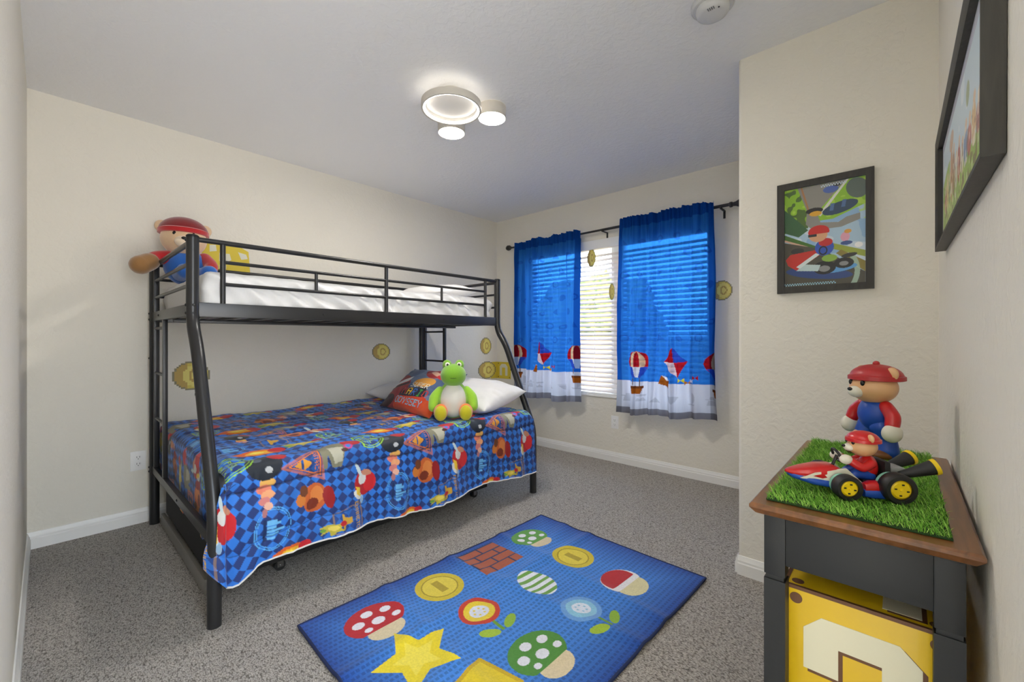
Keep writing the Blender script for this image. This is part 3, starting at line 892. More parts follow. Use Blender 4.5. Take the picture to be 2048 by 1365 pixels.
def pillow_obj(name, L, W, T, M4, m, seed, cfn=None, n=60):
    P, Q = pillow(L, W, T, name, m, seed, n=n)
    R3 = np.array(M4.to_3x3()); t3 = np.array(M4.translation)
    me_pts = np.concatenate([P.reshape(-1, 3), Q.reshape(-1, 3)]) @ R3.T
    nu, nv = P.shape[:2]
    i = np.arange(nu - 1)[:, None]; j = np.arange(nv - 1)[None, :]; a = i * nv + j
    q1 = np.stack([a, a + nv, a + nv + 1, a + 1], -1).reshape(-1, 4)
    q2 = q1[:, ::-1] + nu * nv
    me = bpy.data.meshes.new(name)
    me.from_pydata(me_pts.tolist(), [], np.concatenate([q1, q2]).tolist())
    if cfn is not None:
        cc = cfn(nu, nv)
        ca = me.color_attributes.new('print', 'FLOAT_COLOR', 'POINT')
        rgba = np.ones((2 * nu * nv, 4), np.float32); rgba[:nu * nv, :3] = cc.reshape(-1, 3); rgba[nu * nv:, :3] = cc.reshape(-1, 3)
        ca.data.foreach_set('color', rgba.ravel())
    bm = bmesh.new(); bm.from_mesh(me); bmesh.ops.remove_doubles(bm, verts=bm.verts, dist=0.0004); bm.to_mesh(me); bm.free()
    me.polygons.foreach_set('use_smooth', [True] * len(me.polygons))
    o = link(name, me, m); o.location = M4.translation
    return o


def xf(loc, rx=0, ry=0, rz=0):
    return Matrix.Translation(loc) @ Euler((rx, ry, rz), 'XYZ').to_matrix().to_4x4()

o = pillow_obj('pillow', 0.66, 0.42, 0.13, xf((-2.78, 2.10, 1.478), 0.10, 0, 0.04), M_SHEET, 3)
tag(o, 'white pillow at the far end of the upper bunk', 'pillow')
o = pillow_obj('pillow', 0.70, 0.44, 0.19, xf((-2.36, 2.15, 0.700), 0.22, 0.04, 0.0), M_SHEET, 8)
tag(o, 'white pillow on the lower bunk behind the green frog toy', 'pillow')
o = pillow_obj('pillow', 0.66, 0.46, 0.15, xf((-3.02, 2.06, 0.678), 0.10, 0, 0.05), M_SHEET, 12)
tag(o, 'white pillow on the lower bunk lying against the cream wall', 'pillow')


def cushion_print(nu, nv):
    c = Canvas((0, 1), (0, 0.7), nu, nv, '52688f')
    f = (0, 0, 1, 0)
    n_ = vnoise(c.u * 7, c.v * 7, 3)
    c.put(n_ > 0.25, '7f93b4', 0.6); c.put(n_ < -0.4, '33477a', 0.6)
    c.ell(f, 0.16, 0.22, 0.26, 0.28, '9c2227', rot=0.4); c.ell(f, 0.1, 0.08, 0.2, 0.09, '3a0d10', rot=0.1)
    c.poly(f, [(0.05, 0.24), (0.33, 0.40), (0.35, 0.47), (0.04, 0.33)], 'e9e6e4'); c.poly(f, [(0.10, 0.22), (0.36, 0.35), (0.35, 0.38), (0.08, 0.25)], '2c3038')
    c.ell(f, 0.62, 0.60, 0.17, 0.11, 'a3262b', rot=-0.3); c.ell(f, 0.66, 0.57, 0.12, 0.03, 'e0b29a', rot=-0.3); c.ell(f, 0.80, 0.52, 0.09, 0.035, 'c8232a', rot=-0.2)
    c.poly(f, [(0.3, 0.0), (1, 0), (1, 0.16), (0.55, 0.2), (0.36, 0.15)], 'd8501f')
    c.ell(f, 0.62, 0.40, 0.17, 0.08, 'e8a238', rot=0.1)
    c.poly(f, [(0.34, 0.05), (0.36, 0.27), (0.74, 0.33), (0.80, 0.2), (0.7, 0.05)], '1c1c30')
    c.text(f, 0.60, 0.345, 0.075, 'SUPER', 'f2ecd6', slope=0.0)
    for i, (ch, co) in enumerate(zip('MARIO', ('c52a22', 'f0c020', '2a6fd0', '2f9a3a', 'c52a22'))):
        c.text(f, 0.42 + i * 0.092, 0.235, 0.10, ch, co)
    c.poly(f, [(0.32, 0.02), (0.34, 0.15), (0.84, 0.19), (0.80, 0.05)], 'd8431c')
    c.text(f, 0.575, 0.105, 0.08, 'ODYSSEY', '6fc0e0')
    return c.c
M_PRINT = vcol_mat('printed_cushion_cloth', 0.75, sheen=0.2, bs=20, bstr=0.2)
o = pillow_obj('cushion', 0.70, 0.40, 0.14, xf((-2.54, 1.815, 0.742), 0.72, 0.0, -0.08), M_PRINT, 5, cushion_print, n=260)
tag(o, 'red and blue printed cushion with lettering, leaning beside the green frog toy', 'cushion')

# ------------------------------------------------------------------ comforter
def quilt_canvas(U, V, nu, nv):
    c = Canvas(U, V, nu, nv, '2a62b8')
    a = (c.u + c.v) / 0.046; b = (c.u - c.v) / 0.046
    chk = ((np.floor(a) + np.floor(b)) % 2) == 0
    row = 0.5 + 0.5 * vnoise(c.u * 9, c.v * 9, 4)
    c.c = np.where(chk[..., None], np.array(srgb('213a78')), np.array(srgb('2f78d6')) * (0.75 + 0.45 * row[..., None]))
    def m_dark(f):
        for i, (co, r_) in enumerate((('f0b860', 0.27), ('e8836a', 0.25), ('f0a878', 0.23), ('d8827e', 0.19), ('efb8a0', 0.15), ('b87a7c', 0.09))):
            c.ell(f, 0.06 * (-1) ** i, -0.32 - i * 0.2, r_, 0.15, co)
        c.ell(f, 0, 0.35, 0.62, 0.60, '1e2530'); c.ell(f, -0.2, 0.55, 0.16, 0.12, '5a6472'); c.ell(f, 0.52, 0.72, 0.34, 0.26, 'c4202a', rot=-0.5)
        c.ell(f, 0.12, 0.08, 0.12, 0.12, 'b9bcc0')
    def m_orange(f):      # acorn-like bun shape under a red cap
        c.ell(f, -0.05, 0.0, 0.55, 0.46, 'c8622c'); c.ell(f, -0.12, 0.08, 0.36, 0.26, 'dd8340'); c.ell(f, 0.16, -0.10, 0.22, 0.24, '7c2f18'); c.ell(f, -0.1, -0.52, 0.24, 0.17, 'd07a30')
        c.ell(f, 0.05, 0.54, 0.44, 0.22, '9c1c20', rot=0.15); c.ell(f, -0.40, -0.40, 0.22, 0.15, '6e3a1c')
    def m_grey(f):
        c.poly(f, [(-1.0, 0.4), (-0.9, -0.7), (-0.75, -0.75), (-0.7, -0.1), (-0.5, -0.7), (-0.1, -0.75), (0.1, -0.1), (0.5, 0.1), (0.4, 0.6), (-0.4, 0.7)], '85836c')
        c.poly(f, [(-0.6, 0.3), (-0.4, -0.55), (-0.05, -0.5), (0.1, 0.2)], 'b9b7a4'); c.ell(f, 0.62, 0.5, 0.46, 0.32, 'c4202a', rot=-0.4); c.ell(f, 0.38, 0.2, 0.2, 0.2, 'cc3f8e', ring=0.6); c.ell(f, 0.38, 0.2, 0.12, 0.12, '3c7fd0'); c.ell(f, 0.14, 0.0, 0.16, 0.1, '4a2418')
    def m_red(f):         # red bonnet with white wings
        c.ell(f, 0, 0.0, 0.56, 0.46, 'b51f27'); c.ell(f, 0.05, 0.32, 0.42, 0.32, 'd0252c'); c.ell(f, -0.22, -0.05, 0.26, 0.2, 'd8d6d2'); c.ell(f, -0.42, 0.18, 0.14, 0.26, 'c98a6c', rot=-0.4)
        c.ell(f, 0.42, -0.32, 0.28, 0.15, 'dcdad4', rot=0.5); c.poly(f, [(0.1, -0.2), (0.6, -0.15), (0.4, -0.36), (0.0, -0.4)], 'ecc23a'); c.ell(f, 0.7, -0.1, 0.2, 0.08, 'a8cdea', a=0.7); c.ell(f, -0.62, -0.2, 0.28, 0.08, 'c4d4d8', rot=0.4)
    def m_flame(f):
        c.poly(f, [(-1.1, 0.1), (-0.4, 0.35), (0.3, 0.42), (0.9, 0.2), (0.9, -0.2), (0.2, -0.4), (-0.5, -0.3)], 'e0651e'); c.ell(f, 0.1, 0.0, 0.62, 0.24, 'f2b32a'); c.ell(f, -0.05, 0.02, 0.3, 0.11, 'f8e05a'); c.ell(f, 0.8, 0.1, 0.38, 0.28, 'c4202a')
    def m_leaf(f):
        c.poly(f, [(-1, 0.2), (-0.3, 0.4), (0.4, 0.3), (0.8, 0.5), (0.5, 0.0), (0.9, -0.3), (0.2, -0.2), (-0.2, -0.5), (-0.3, -0.1), (-0.9, -0.3), (-0.5, 0.05)], 'c2b440'); c.ell(f, 0.0, 0.1, 0.4, 0.18, 'e6cf5a'); c.ell(f, 0.75, 0.25, 0.26, 0.2, 'b81f28'); c.ell(f, -0.7, 0.0, 0.2, 0.12, '6fa03c')
    def b_tri(f):
        tri = [(-0.8, 0.7), (0.8, 0.7), (0, -0.95)]
        c.poly(f, tri, '1d3f7c', a=0.55, edge='e07a35', ew=0.055); c.poly(f, [(-0.6, 0.58), (0.6, 0.58), (0, -0.7)], '1d3f7c', edge='e07a35', ew=0.028, fill=False)
        c.text(f, 0, 0.42, 0.16, 'TOSTARENA', 'e07a35'); c.poly(f, [(-0.3, -0.12), (0.3, -0.12), (0.05, 0.2), (-0.05, 0.2)], 'e09a35'); c.poly(f, [(-0.2, -0.2), (0.2, -0.2), (0, -0.5)], 'e09a35')
    def b_oval(f):
        c.ell(f, 0, 0, 1.0, 0.78, '5fb0ee', ring=0.955); c.ell(f, 0, 0, 0.9, 0.69, '5fb0ee', ring=0.96)
        for i, (x, h_) in enumerate(((-0.42, 0.5), (-0.28, 0.72), (-0.12, 0.45), (0.02, 0.9), (0.18, 0.6), (0.34, 0.4))):
            c.poly(f, [(x, -0.25), (x + 0.11, -0.25), (x + 0.11, -0.25 + h_ * 0.8), (x, -0.25 + h_ * 0.8)], '6fbaf0')
        c.poly(f, [(-0.5, -0.31), (0.5, -0.31), (0.5, -0.42), (-0.5, -0.42)], '16305f')
    def b_gold(f):
        sh = [(-0.7, 0.8), (-0.55, 0.55), (-0.7, 0.3), (-0.5, -0.85), (0.5, -0.85), (0.7, 0.3), (0.55, 0.55), (0.7, 0.8)]
        c.poly(f, sh, '20509a', a=0.45, edge='b98f34', ew=0.035)
        c.text(f, 0, 0.5, 0.24, 'BONNETON', 'c89c38'); c.poly(f, [(-0.4, -0.4), (0.4, -0.4), (0.4, -0.28), (0.2, -0.22), (0.15, 0.15), (-0.15, 0.15), (-0.2, -0.22), (-0.4, -0.28)], 'c89c38')
    def b_green(f):
        c.ell(f, 0, 0.0, 0.85, 0.85, '9ad23a', ring=0.94, clip=lambda X_, Y_: Y_ > -0.45); c.ell(f, 0, 0.0, 0.72, 0.72, '9ad23a', ring=0.955, clip=lambda X_, Y_: Y_ > -0.4)
        c.poly(f, [(-0.74, -0.5), (0.74, -0.5), (0.74, -0.42), (-0.74, -0.42)], '9ad23a'); c.ell(f, 0.05, 0.38, 0.26, 0.13, 'a8dc3c', rot=0.3); c.text(f, 0, 0.05, 0.24, 'FOSSIL', 'a8dc3c'); c.text(f, 0, -0.24, 0.24, 'FALLS', 'a8dc3c')
    seq = [m_red, b_gold, m_flame, b_tri, m_grey, b_oval, m_orange, m_dark, m_leaf, b_green]
    up = PI / 2
    def F(u_, v_, s, an=0.0): return (u_, v_, s, an)
    for k in range(-1, 5):
        o_ = k * 0.605
        b_gold(F(1.745, o_ + 0.485, 0.085)); m_red(F(1.595, o_ + 0.570, 0.110)); b_oval(F(1.675, o_ + 0.165, 0.090)); m_orange(F(1.610, o_ + 0.335, 0.115))
        m_dark(F(1.45, o_ + 0.140, 0.115, up)); b_tri(F(1.445, o_ + 0.305, 0.105)); m_grey(F(1.410, o_ + 0.475, 0.105, up))
        m_leaf(F(1.765, o_ + 0.41, 0.06, up)); m_flame(F(1.80, o_ + 0.235, 0.07, up))
        b_green(F(1.345, o_ + 0.03, 0.10)); m_flame(F(1.235, o_ + 0.17, 0.10, up)); m_leaf(F(1.20, o_ + 0.38, 0.10, up)); b_green(F(1.13, o_ + 0.53, 0.08))
        b_oval(F(1.08, o_ + 0.09, 0.085)); b_gold(F(1.06, o_ + 0.30, 0.075)); m_orange(F(0.985, o_ + 0.42, 0.11)); m_red(F(0.955, o_ + 0.55, 0.11))
        m_dark(F(0.86, o_ + 0.19, 0.09, up)); b_tri(F(0.83, o_ + 0.35, 0.085)); m_grey(F(0.76, o_ + 0.50, 0.10, up)); b_oval(F(0.78, o_ + 0.03, 0.085))
        m_flame(F(0.67, o_ + 0.24, 0.10, up)); m_leaf(F(0.62, o_ + 0.44, 0.10, up)); b_green(F(0.58, o_ + 0.10, 0.085)); b_gold(F(0.52, o_ + 0.28, 0.075)); m_orange(F(0.46, o_ + 0.46, 0.11))
        m_red(F(0.42, o_ + 0.14, 0.11)); b_tri(F(0.32, o_ + 0.30, 0.085)); m_dark(F(0.34, o_ + 0.56, 0.09, up)); m_grey(F(0.22, o_ + 0.10, 0.10, up)); b_oval(F(0.18, o_ + 0.42, 0.085)); m_flame(F(0.08, o_ + 0.25, 0.10, up)); m_leaf(F(0.06, o_ + 0.52, 0.10, up))
    return c

QX0, QX1 = -3.375, -1.955
QY0, QY1 = 0.475, 2.365
ZT = 0.602
TW = QX1 - QX0 - 0.05    # flat width before the rounded edge
RAD = 0.06
ARC = RAD * PI / 2
QZH = 0.238
SL = TW + ARC + (ZT - RAD - QZH) + 0.03

def quilt_pos(S_, T_, end=False):
    """S_ across from the wall, T_ along the bed in world y"""
    X = np.where(S_ < TW, QX0 + S_, 0); a = np.clip((S_ - TW) / RAD, 0, PI / 2)
    X = np.where(S_ >= TW, QX0 + TW + RAD * np.sin(a), X)
    Z = np.where(S_ < TW, ZT, ZT - RAD + RAD * np.cos(a))
    d = np.clip(S_ - TW - ARC, 0, None)
    yy = T_
    Z = Z - d
    hang = np.clip(d / 0.3, 0, 1)
    X = X + hang * (0.018 + 0.014 * np.sin(yy * 9.0) + 0.008 * np.sin(yy * 21 + 1) + 0.016 * vnoise(yy * 12, S_ * 2, 2) + 0.008 * vnoise(yy * 34 + S_ * 6, S_ * 5, 7))
    Z = Z + 0.006 * vnoise(S_ * 5, yy * 5, 1) + 0.005 * vnoise(S_ * 12, yy * 12, 6) + 0.002 * vnoise(S_ * 30, yy * 30, 16)
    # quilting channels
    ph = (S_ - 0.10) / 0.20
    puff = np.abs(np.sin(ph * PI)) ** 0.35
    amp = 0.012
    top = S_ < TW + ARC * 0.5
    Z = Z + np.where(top, amp * (puff - 1), 0)
    X = X + np.where(~top, amp * (puff - 1), 0)
    # puckers next to the seams
    near = 1 - puff
    X = X + np.where(~top, 0.004 * np.sin(yy * 160 + 3 * vnoise(yy * 20, S_ * 3, 1)) * near, 0)
    # soft far and near edges
    e = np.clip((QY0 + 0.05 - T_) / 0.05, 0, 1)
    Z = np.where(S_ < TW + ARC, Z - 0.03 * e ** 2, Z)
    e2 = np.clip((T_ - QY1 + 0.05) / 0.05, 0, 1)
    Z = np.where(S_ < TW + ARC, Z - 0.045 * e2 ** 2, Z)
    # sag at the pillow end, rising hem to the far end
    k = np.clip((T_ - 0.5) / 1.9, 0, 1)
    Z = Z - 0.065 * np.exp(-((T_ - QY0 - 0.03) / 0.062) ** 2) * hang ** 1.5
    Z = Z - hang * (0.030 * k) + hang * 0.012 * np.sin(yy * 7 + 1)
    return X, T_ + 0.0 * S_, Z

M_QUILT = vcol_mat('comforter_cloth', 0.6, sheen=0.15, bs=26, bstr=0.25, bdist=0.006, spec=0.35)
quilt = thing('comforter', 'blue checkered printed comforter with badges spread over the lower bunk', 'comforter', (-2.6, 1.42, 0.62))
step = 0.0036
nu = int(SL / step); nv = int((QY1 - QY0) / step)
S_ = np.linspace(0, SL, nu)[:, None] + np.zeros((1, nv)); T_ = np.linspace(QY0, QY1, nv)[None, :] + np.zeros((nu, 1))
X_, Y_, Z_ = quilt_pos(S_, T_)
cq = quilt_canvas((0, SL), (0, QY1 - QY0), nu, nv)
seamd = np.abs(((S_ - 0.10) / 0.20 + 0.5) % 1 - 0.5) * 0.20
cq.c = np.where((seamd < 0.0022)[..., None], cq.c * 0.45, cq.c)
grid_obj('top_cover', np.stack([X_, Y_, Z_], -1), cq.c, M_QUILT, quilt)
# near end drop, inside the posts
EX1 = -2.06
nu2 = int((EX1 - QX0) / 0.005); nv2 = int(0.36 / 0.005)
Sx = np.linspace(0, EX1 - QX0, nu2)[:, None] + np.zeros((1, nv2)); D = np.linspace(0, 0.33, nv2)[None, :] + np.zeros((nu2, 1))
_, _, Z0 = quilt_pos(Sx, np.full_like(Sx, QY0))
hem = 0.33 - 0.06 * np.clip(1 - Sx / 0.2, 0, 1)
Dn = D / 0.33 * hem
a = np.clip(Dn / 0.03, 0, PI / 2)
Ye = QY0 - 0.006 * np.sin(a) + 0.012 * (Dn / 0.33) * (0.3 + vnoise(Sx * 12, Dn * 3, 3)) 
Ze = Z0 - Dn
ce = quilt_canvas((0, EX1 - QX0), (-0.33, 0), nu2, nv2)
grid_obj('end_drop', np.stack([QX0 + Sx, Ye, Ze], -1), ce.c[:, ::-1], M_QUILT, quilt)
# the near corner that wraps the outside of the post
s0 = TW + ARC * 0.6
nu3 = int((SL - s0 + 0.1) / step); nv3 = 60
Sf = np.linspace(s0, SL + 0.0, nu3)[:, None] + np.zeros((1, nv3)); B = np.linspace(0, 1, nv3)[None, :] + np.zeros((nu3, 1))
Xf, _, Zf = quilt_pos(Sf, np.full_like(Sf, QY0))
w_ = np.clip((Sf - s0) / (SL - s0), 0, 1)
ext = 0.072 * np.clip(0.1 + w_ * 1.1, 0, 1)
Yf = QY0 - B * ext + 0.02 * np.sin(B * PI) * w_
Xf2 = Xf + 0.030 * np.sin(B * PI * 0.9) * w_ - 0.03 * B ** 3 * w_
Zf2 = Zf + 0.09 * B ** 2.2 * w_ ** 2
cf = quilt_canvas((s0, SL), (-0.072, 0), nu3, nv3)
grid_obj('corner_flap', np.stack([Xf2, Yf, Zf2], -1), cf.c[:, ::-1], M_QUILT, quilt)
M_LIN = mat('comforter_lining', 'e4e2de', 0.8, bs=30)
pts = [(float(X_[-1, j]), float(Y_[-1, j]), float(Z_[-1, j]) - 0.003) for j in range(0, nv, 6)]
MB().tube(pts, 0.004, 8).build('hem_edge', M_LIN, quilt)

# ------------------------------------------------------------------ trundle under the bed
tr = thing('trundle_bed', 'low black trundle on casters pushed under the bunk bed', 'trundle bed', (-2.7, 1.35, 0))
b = MB()
b.box((-3.20, 0.475, 0.085), (-2.215, 0.50, 0.30), 0.01); b.build('end_panel', M_BLACK2, tr)
MB().box((-3.20, 0.50, 0.085), (-2.215, 2.12, 0.285), 0.012).build('mattress', M_BLACK2, tr)
MB().box((-3.22, 0.455, 0.02), (-2.195, 0.474, 0.085), 0.003).build('end_strip', mat('grey_steel', '8d8a84', 0.4, metal=0.4), tr)
MB().box((-2.213, 0.475, 0.05), (-2.195, 2.12, 0.115), 0.003).build('side_strip', M_BLACK, tr)
MB().box((-3.22, 2.121, 0.05), (-2.195, 2.14, 0.115), 0.003).build('end_strip', M_BLACK, tr)
for (x, y) in ((-2.22, 0.76), (-2.22, 2.03), (-3.1, 0.76), (-3.1, 2.03)):
    c_ = MB(); c_.tube([(x - 0.013, y, 0.025), (x + 0.013, y, 0.025)], 0.025, 20); w0 = c_.build('caster', M_RUB, tr)
    c_ = MB(); c_.box((x + 0.014, y - 0.014, 0.018), (x + 0.017, y + 0.014, 0.06), 0.001); c_.box((x - 0.017, y - 0.014, 0.018), (x - 0.014, y + 0.014, 0.06), 0.001); c_.box((x - 0.017, y - 0.014, 0.052), (x + 0.017, y + 0.014, 0.06), 0.001)
    c_.tube([(x - 0.019, y, 0.025), (x + 0.019, y, 0.025)], 0.004, 8); c_.build('caster_bracket', M_CHROME, w0)

# ------------------------------------------------------------------ rug
RA = np.array([-1.715, 0.655]); RU = np.array([0.99934, -0.03619]); RV = np.array([0.03619, 0.99934])
RW, RL = 1.0, 1.437
nu, nv = 420, 600
c = Canvas((0, RW), (0, RL), nu, nv, '2a62b4')
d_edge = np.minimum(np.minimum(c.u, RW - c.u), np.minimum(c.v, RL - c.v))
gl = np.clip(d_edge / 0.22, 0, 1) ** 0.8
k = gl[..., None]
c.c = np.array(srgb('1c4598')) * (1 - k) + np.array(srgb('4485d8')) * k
st = (np.floor((c.u) / 0.011) % 2 == 0) & (np.floor(c.v / 0.006 + (np.floor(c.u / 0.011) % 4) * 0.7) % 3 > 0)
c.c[st] *= 0.66
def RF(u, v, s): return (u, v, s, -PI / 2 + PI)     # motif: x to +v, up to -u
def toad(u, v, s, cap, spot):
    f = RF(u, v, s)
    c.ell(f, 0.05, -0.55, 0.62, 0.45, 'd8c8a4')
    c.ell(f, 0, 0.15, 1.0, 0.8, cap, clip=lambda X_, Y_: Y_ > -0.42)
    for (x, y, r_) in ((-0.55, 0.2, 0.2), (-0.1, 0.55, 0.2), (0.05, 0.0, 0.22), (0.5, 0.4, 0.19), (0.66, -0.08, 0.15), (-0.4, -0.22, 0.13)):
        c.ell(f, x, y, r_, r_ * 0.85, spot)
def coin(u, v, s):
    f = RF(u, v, s)
    c.ell(f, 0, 0, 1, 1, 'd2bc34'); c.ell(f, 0, 0, 0.76, 0.76, '9a8526', ring=0.94); c.ell(f, 0, 0, 0.7, 0.7, 'e0cc48'); c.poly(f, [(-0.17, -0.42), (0.17, -0.42), (0.17, 0.42), (-0.17, 0.42)], 'b09a2c')
def bloom(u, v, s, c1, c2, c3):
    f = RF(u, v, s)
    c.poly(f, [(-0.08, -0.9), (0.08, -0.9), (0.08, -1.7), (-0.08, -1.7)], '6c9a34')
    c.ell(f, -0.62, -1.45, 0.5, 0.24, '9fbb3a', rot=-0.5); c.ell(f, 0.62, -1.45, 0.5, 0.24, '8db238', rot=0.5)
    c.ell(f, 0, 0, 1.0, 0.98, c1); c.ell(f, 0, 0, 0.76, 0.74, c2); c.ell(f, 0, 0, 0.48, 0.46, c3)
    for i in range(6): c.ell(f, 0.27 * math.cos(i * PI / 3), 0.26 * math.sin(i * PI / 3), 0.06, 0.06, c2)
toad(0.165, 1.165, 0.112, '5f9c46', 'e4e4ea'); toad(0.195, 0.225, 0.118, 'b8242c', 'e6e4ea'); toad(0.765, 0.545, 0.118, '4f8a3a', 'dcdce4')
coin(0.446, 1.165, 0.105); coin(0.178, 0.535, 0.108)
f = RF(0.472, 0.857, 0.098)
c.ell(f, 0, 0, 0.82, 1.0, 'e2e6ee')
for i in range(-2, 3): c.put((np.abs(c.loc(f)[1] - i * 0.4) < 0.09) & ((c.loc(f)[0] / 0.82) ** 2 + c.loc(f)[1] ** 2 < 1), '6fa04a')
f = RF(0.755, 1.145, 0.112)
c.ell(f, 0, -0.25, 0.8, 0.62, 'd8cfa0'); c.ell(f, 0, 0.2, 0.95, 0.8, 'e6e4e4', clip=lambda X_, Y_: Y_ > -0.15); c.ell(f, 0, 0.3, 0.85, 0.7, 'b8242c', clip=lambda X_, Y_: Y_ > 0.1)
bloom(0.437, 0.543, 0.085, 'c2402c', 'e2c83a', 'd8dde8'); bloom(0.722, 0.845, 0.085, '6f9fd8', '8cc4dc', 'dde4f0')
f = RF(0.462, 0.235, 0.158)
star = []
for i in range(10):
    rr_ = 1.0 if i % 2 == 0 else 0.5
    star.append((rr_ * math.sin(i * PI / 5), rr_ * math.cos(i * PI / 5)))
c.poly(f, star, 'e6d02c'); c.poly(f, [(x * 0.55, y * 0.55) for x, y in star], 'eedc50')
c.poly((0.73, 0.31, 0.085, 0.2), [(-1, -1), (1, -1), (1, 1), (-1, 1)], 'e0c62c', edge='c9a820', ew=0.09)
# brick patch: mortar joints in the blue of the rug
bu, bv = 0.238, 0.250
f0u, f0v = 0.032, 0.735
inb = (c.u > f0u) & (c.u < f0u + bu) & (c.v > f0v) & (c.v < f0v + bv)
rowi = np.floor((c.u - f0u) / (bu / 4)); shift = np.where(rowi % 2 == 0, 0.0, 0.06)
mort = (((c.u - f0u) % (bu / 4)) < 0.009) | (((c.v - f0v + shift) % 0.125) < 0.009)
c.put(inb & ~mort, 'a8583c'); c.put(inb & mort, '22365e')
spk = vnoise(c.u * 260, c.v * 260, 2)
c.c *= (1 + 0.10 * spk[..., None])
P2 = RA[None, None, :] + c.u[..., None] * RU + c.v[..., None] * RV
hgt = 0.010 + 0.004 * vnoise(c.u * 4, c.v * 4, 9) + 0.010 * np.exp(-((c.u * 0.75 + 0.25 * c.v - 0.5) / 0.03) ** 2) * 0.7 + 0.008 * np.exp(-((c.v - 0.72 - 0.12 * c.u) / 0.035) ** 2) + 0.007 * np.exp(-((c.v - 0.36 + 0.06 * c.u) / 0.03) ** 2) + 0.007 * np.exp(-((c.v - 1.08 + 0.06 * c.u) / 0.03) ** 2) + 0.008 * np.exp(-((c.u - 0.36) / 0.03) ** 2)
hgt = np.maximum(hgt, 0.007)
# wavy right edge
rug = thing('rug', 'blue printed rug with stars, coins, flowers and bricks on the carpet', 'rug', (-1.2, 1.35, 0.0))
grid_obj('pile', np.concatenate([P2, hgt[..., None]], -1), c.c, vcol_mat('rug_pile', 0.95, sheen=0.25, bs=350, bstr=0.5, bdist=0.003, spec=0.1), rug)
def RP(u, v):
    p = RA + u * RU + v * RV
    i = int(round(u / RW * (nu - 1))); j = int(round(v / RL * (nv - 1)))
    return (p[0], p[1], float(hgt[i, j]) - 0.003)
bp_ = [RP(0, t * RL) for t in np.linspace(0, 1, 80)] + [RP(t * RW, RL) for t in np.linspace(0, 1, 50)[1:]] + [RP(RW, RL * (1 - t)) for t in np.linspace(0, 1, 80)[1:]] + [RP(RW * (1 - t), 0) for t in np.linspace(0, 1, 50)[1:-1]]
MB().tube(bp_, 0.0055, 8, closed=True).build('edge_binding', mat('navy_binding', '1a2850', 0.8, bs=200), rug)

# ------------------------------------------------------------------ side table
TX0, TX1, TY0, TY1, TZ = -0.232, 0.1, 0.985, 1.715, 0.78
tb = thing('side_table', 'narrow black side table with brown wooden top in the right corner', 'side table', ((TX0 + TX1) / 2, (TY0 + TY1) / 2, 0))
prof = [(0.0, TZ), (0.0, TZ - 0.006), (-0.004, TZ - 0.012), (-0.018, TZ - 0.022), (-0.018, TZ - 0.024)]
b = MB()
lay = [(0.004, TZ), (0.0, TZ - 0.004), (0.0, TZ - 0.010), (0.010, TZ - 0.022), (0.014, TZ - 0.024)]
vs = []
for ins, z in lay: vs += [(TX0 + ins, TY0 + ins, z), (TX1 - ins, TY0 + ins, z), (TX1 - ins, TY1 - ins, z), (TX0 + ins, TY1 - ins, z)]
fs = [(0, 1, 2, 3), tuple(range(16, 20))]
for k in range(4):
    for i in range(4): fs.append((k * 4 + i, k * 4 + (i + 1) % 4, (k + 1) * 4 + (i + 1) % 4, (k + 1) * 4 + i))
b.add(vs, fs); b.build('table_top', M_WOOD, tb, angle=0.3)
LX0, LX1, LY0, LY1 = TX0 + 0.022, TX1 - 0.020, TY0 + 0.025, TY1 - 0.025
lw = 0.038
zt = TZ - 0.024
for (x, y) in ((LX0, LY0), (LX1 - lw, LY0), (LX0, LY1 - lw), (LX1 - lw, LY1 - lw)):
    b = MB()
    b.box((x, y, zt - 0.125), (x + lw, y + lw, zt), 0.002); b.box((x + 0.003, y + 0.003, zt - 0.134), (x + lw - 0.003, y + lw - 0.003, zt - 0.125))
    vs = []
    for ins, z in ((0, zt - 0.134), (0.0, zt - 0.40), (0.006, 0.0)):
        vs += [(x + ins, y + ins, z), (x + lw - ins, y + ins, z), (x + lw - ins, y + lw - ins, z), (x + ins, y + lw - ins, z)]
    fs = [(0, 1, 2, 3), (8, 9, 10, 11)] + [(k * 4 + i, k * 4 + (i + 1) % 4, (k + 1) * 4 + (i + 1) % 4, (k + 1) * 4 + i) for k in range(2) for i in range(4)]
    b.add(vs, fs); b.build('leg', M_TBLACK, tb, angle=0.3)
for lo, hi in (((LX0 + lw, LY0 + 0.003), (LX1 - lw, LY0 + 0.018)), ((LX0 + lw, LY1 - 0.018), (LX1 - lw, LY1 - 0.003)), ((LX0 + 0.003, LY0 + lw), (LX0 + 0.018, LY1 - lw)), ((LX1 - 0.018, LY0 + lw), (LX1 - 0.003, LY1 - lw))):
    MB().box((lo[0], lo[1], zt - 0.10), (hi[0], hi[1], zt), 0.001).build('apron', M_TBLACK, tb)
MB().box((LX0 + 0.004, LY0 + 0.004, 0.285), (LX1 - 0.004, LY1 - 0.004, 0.303), 0.002).build('shelf', M_TBLACK, tb)

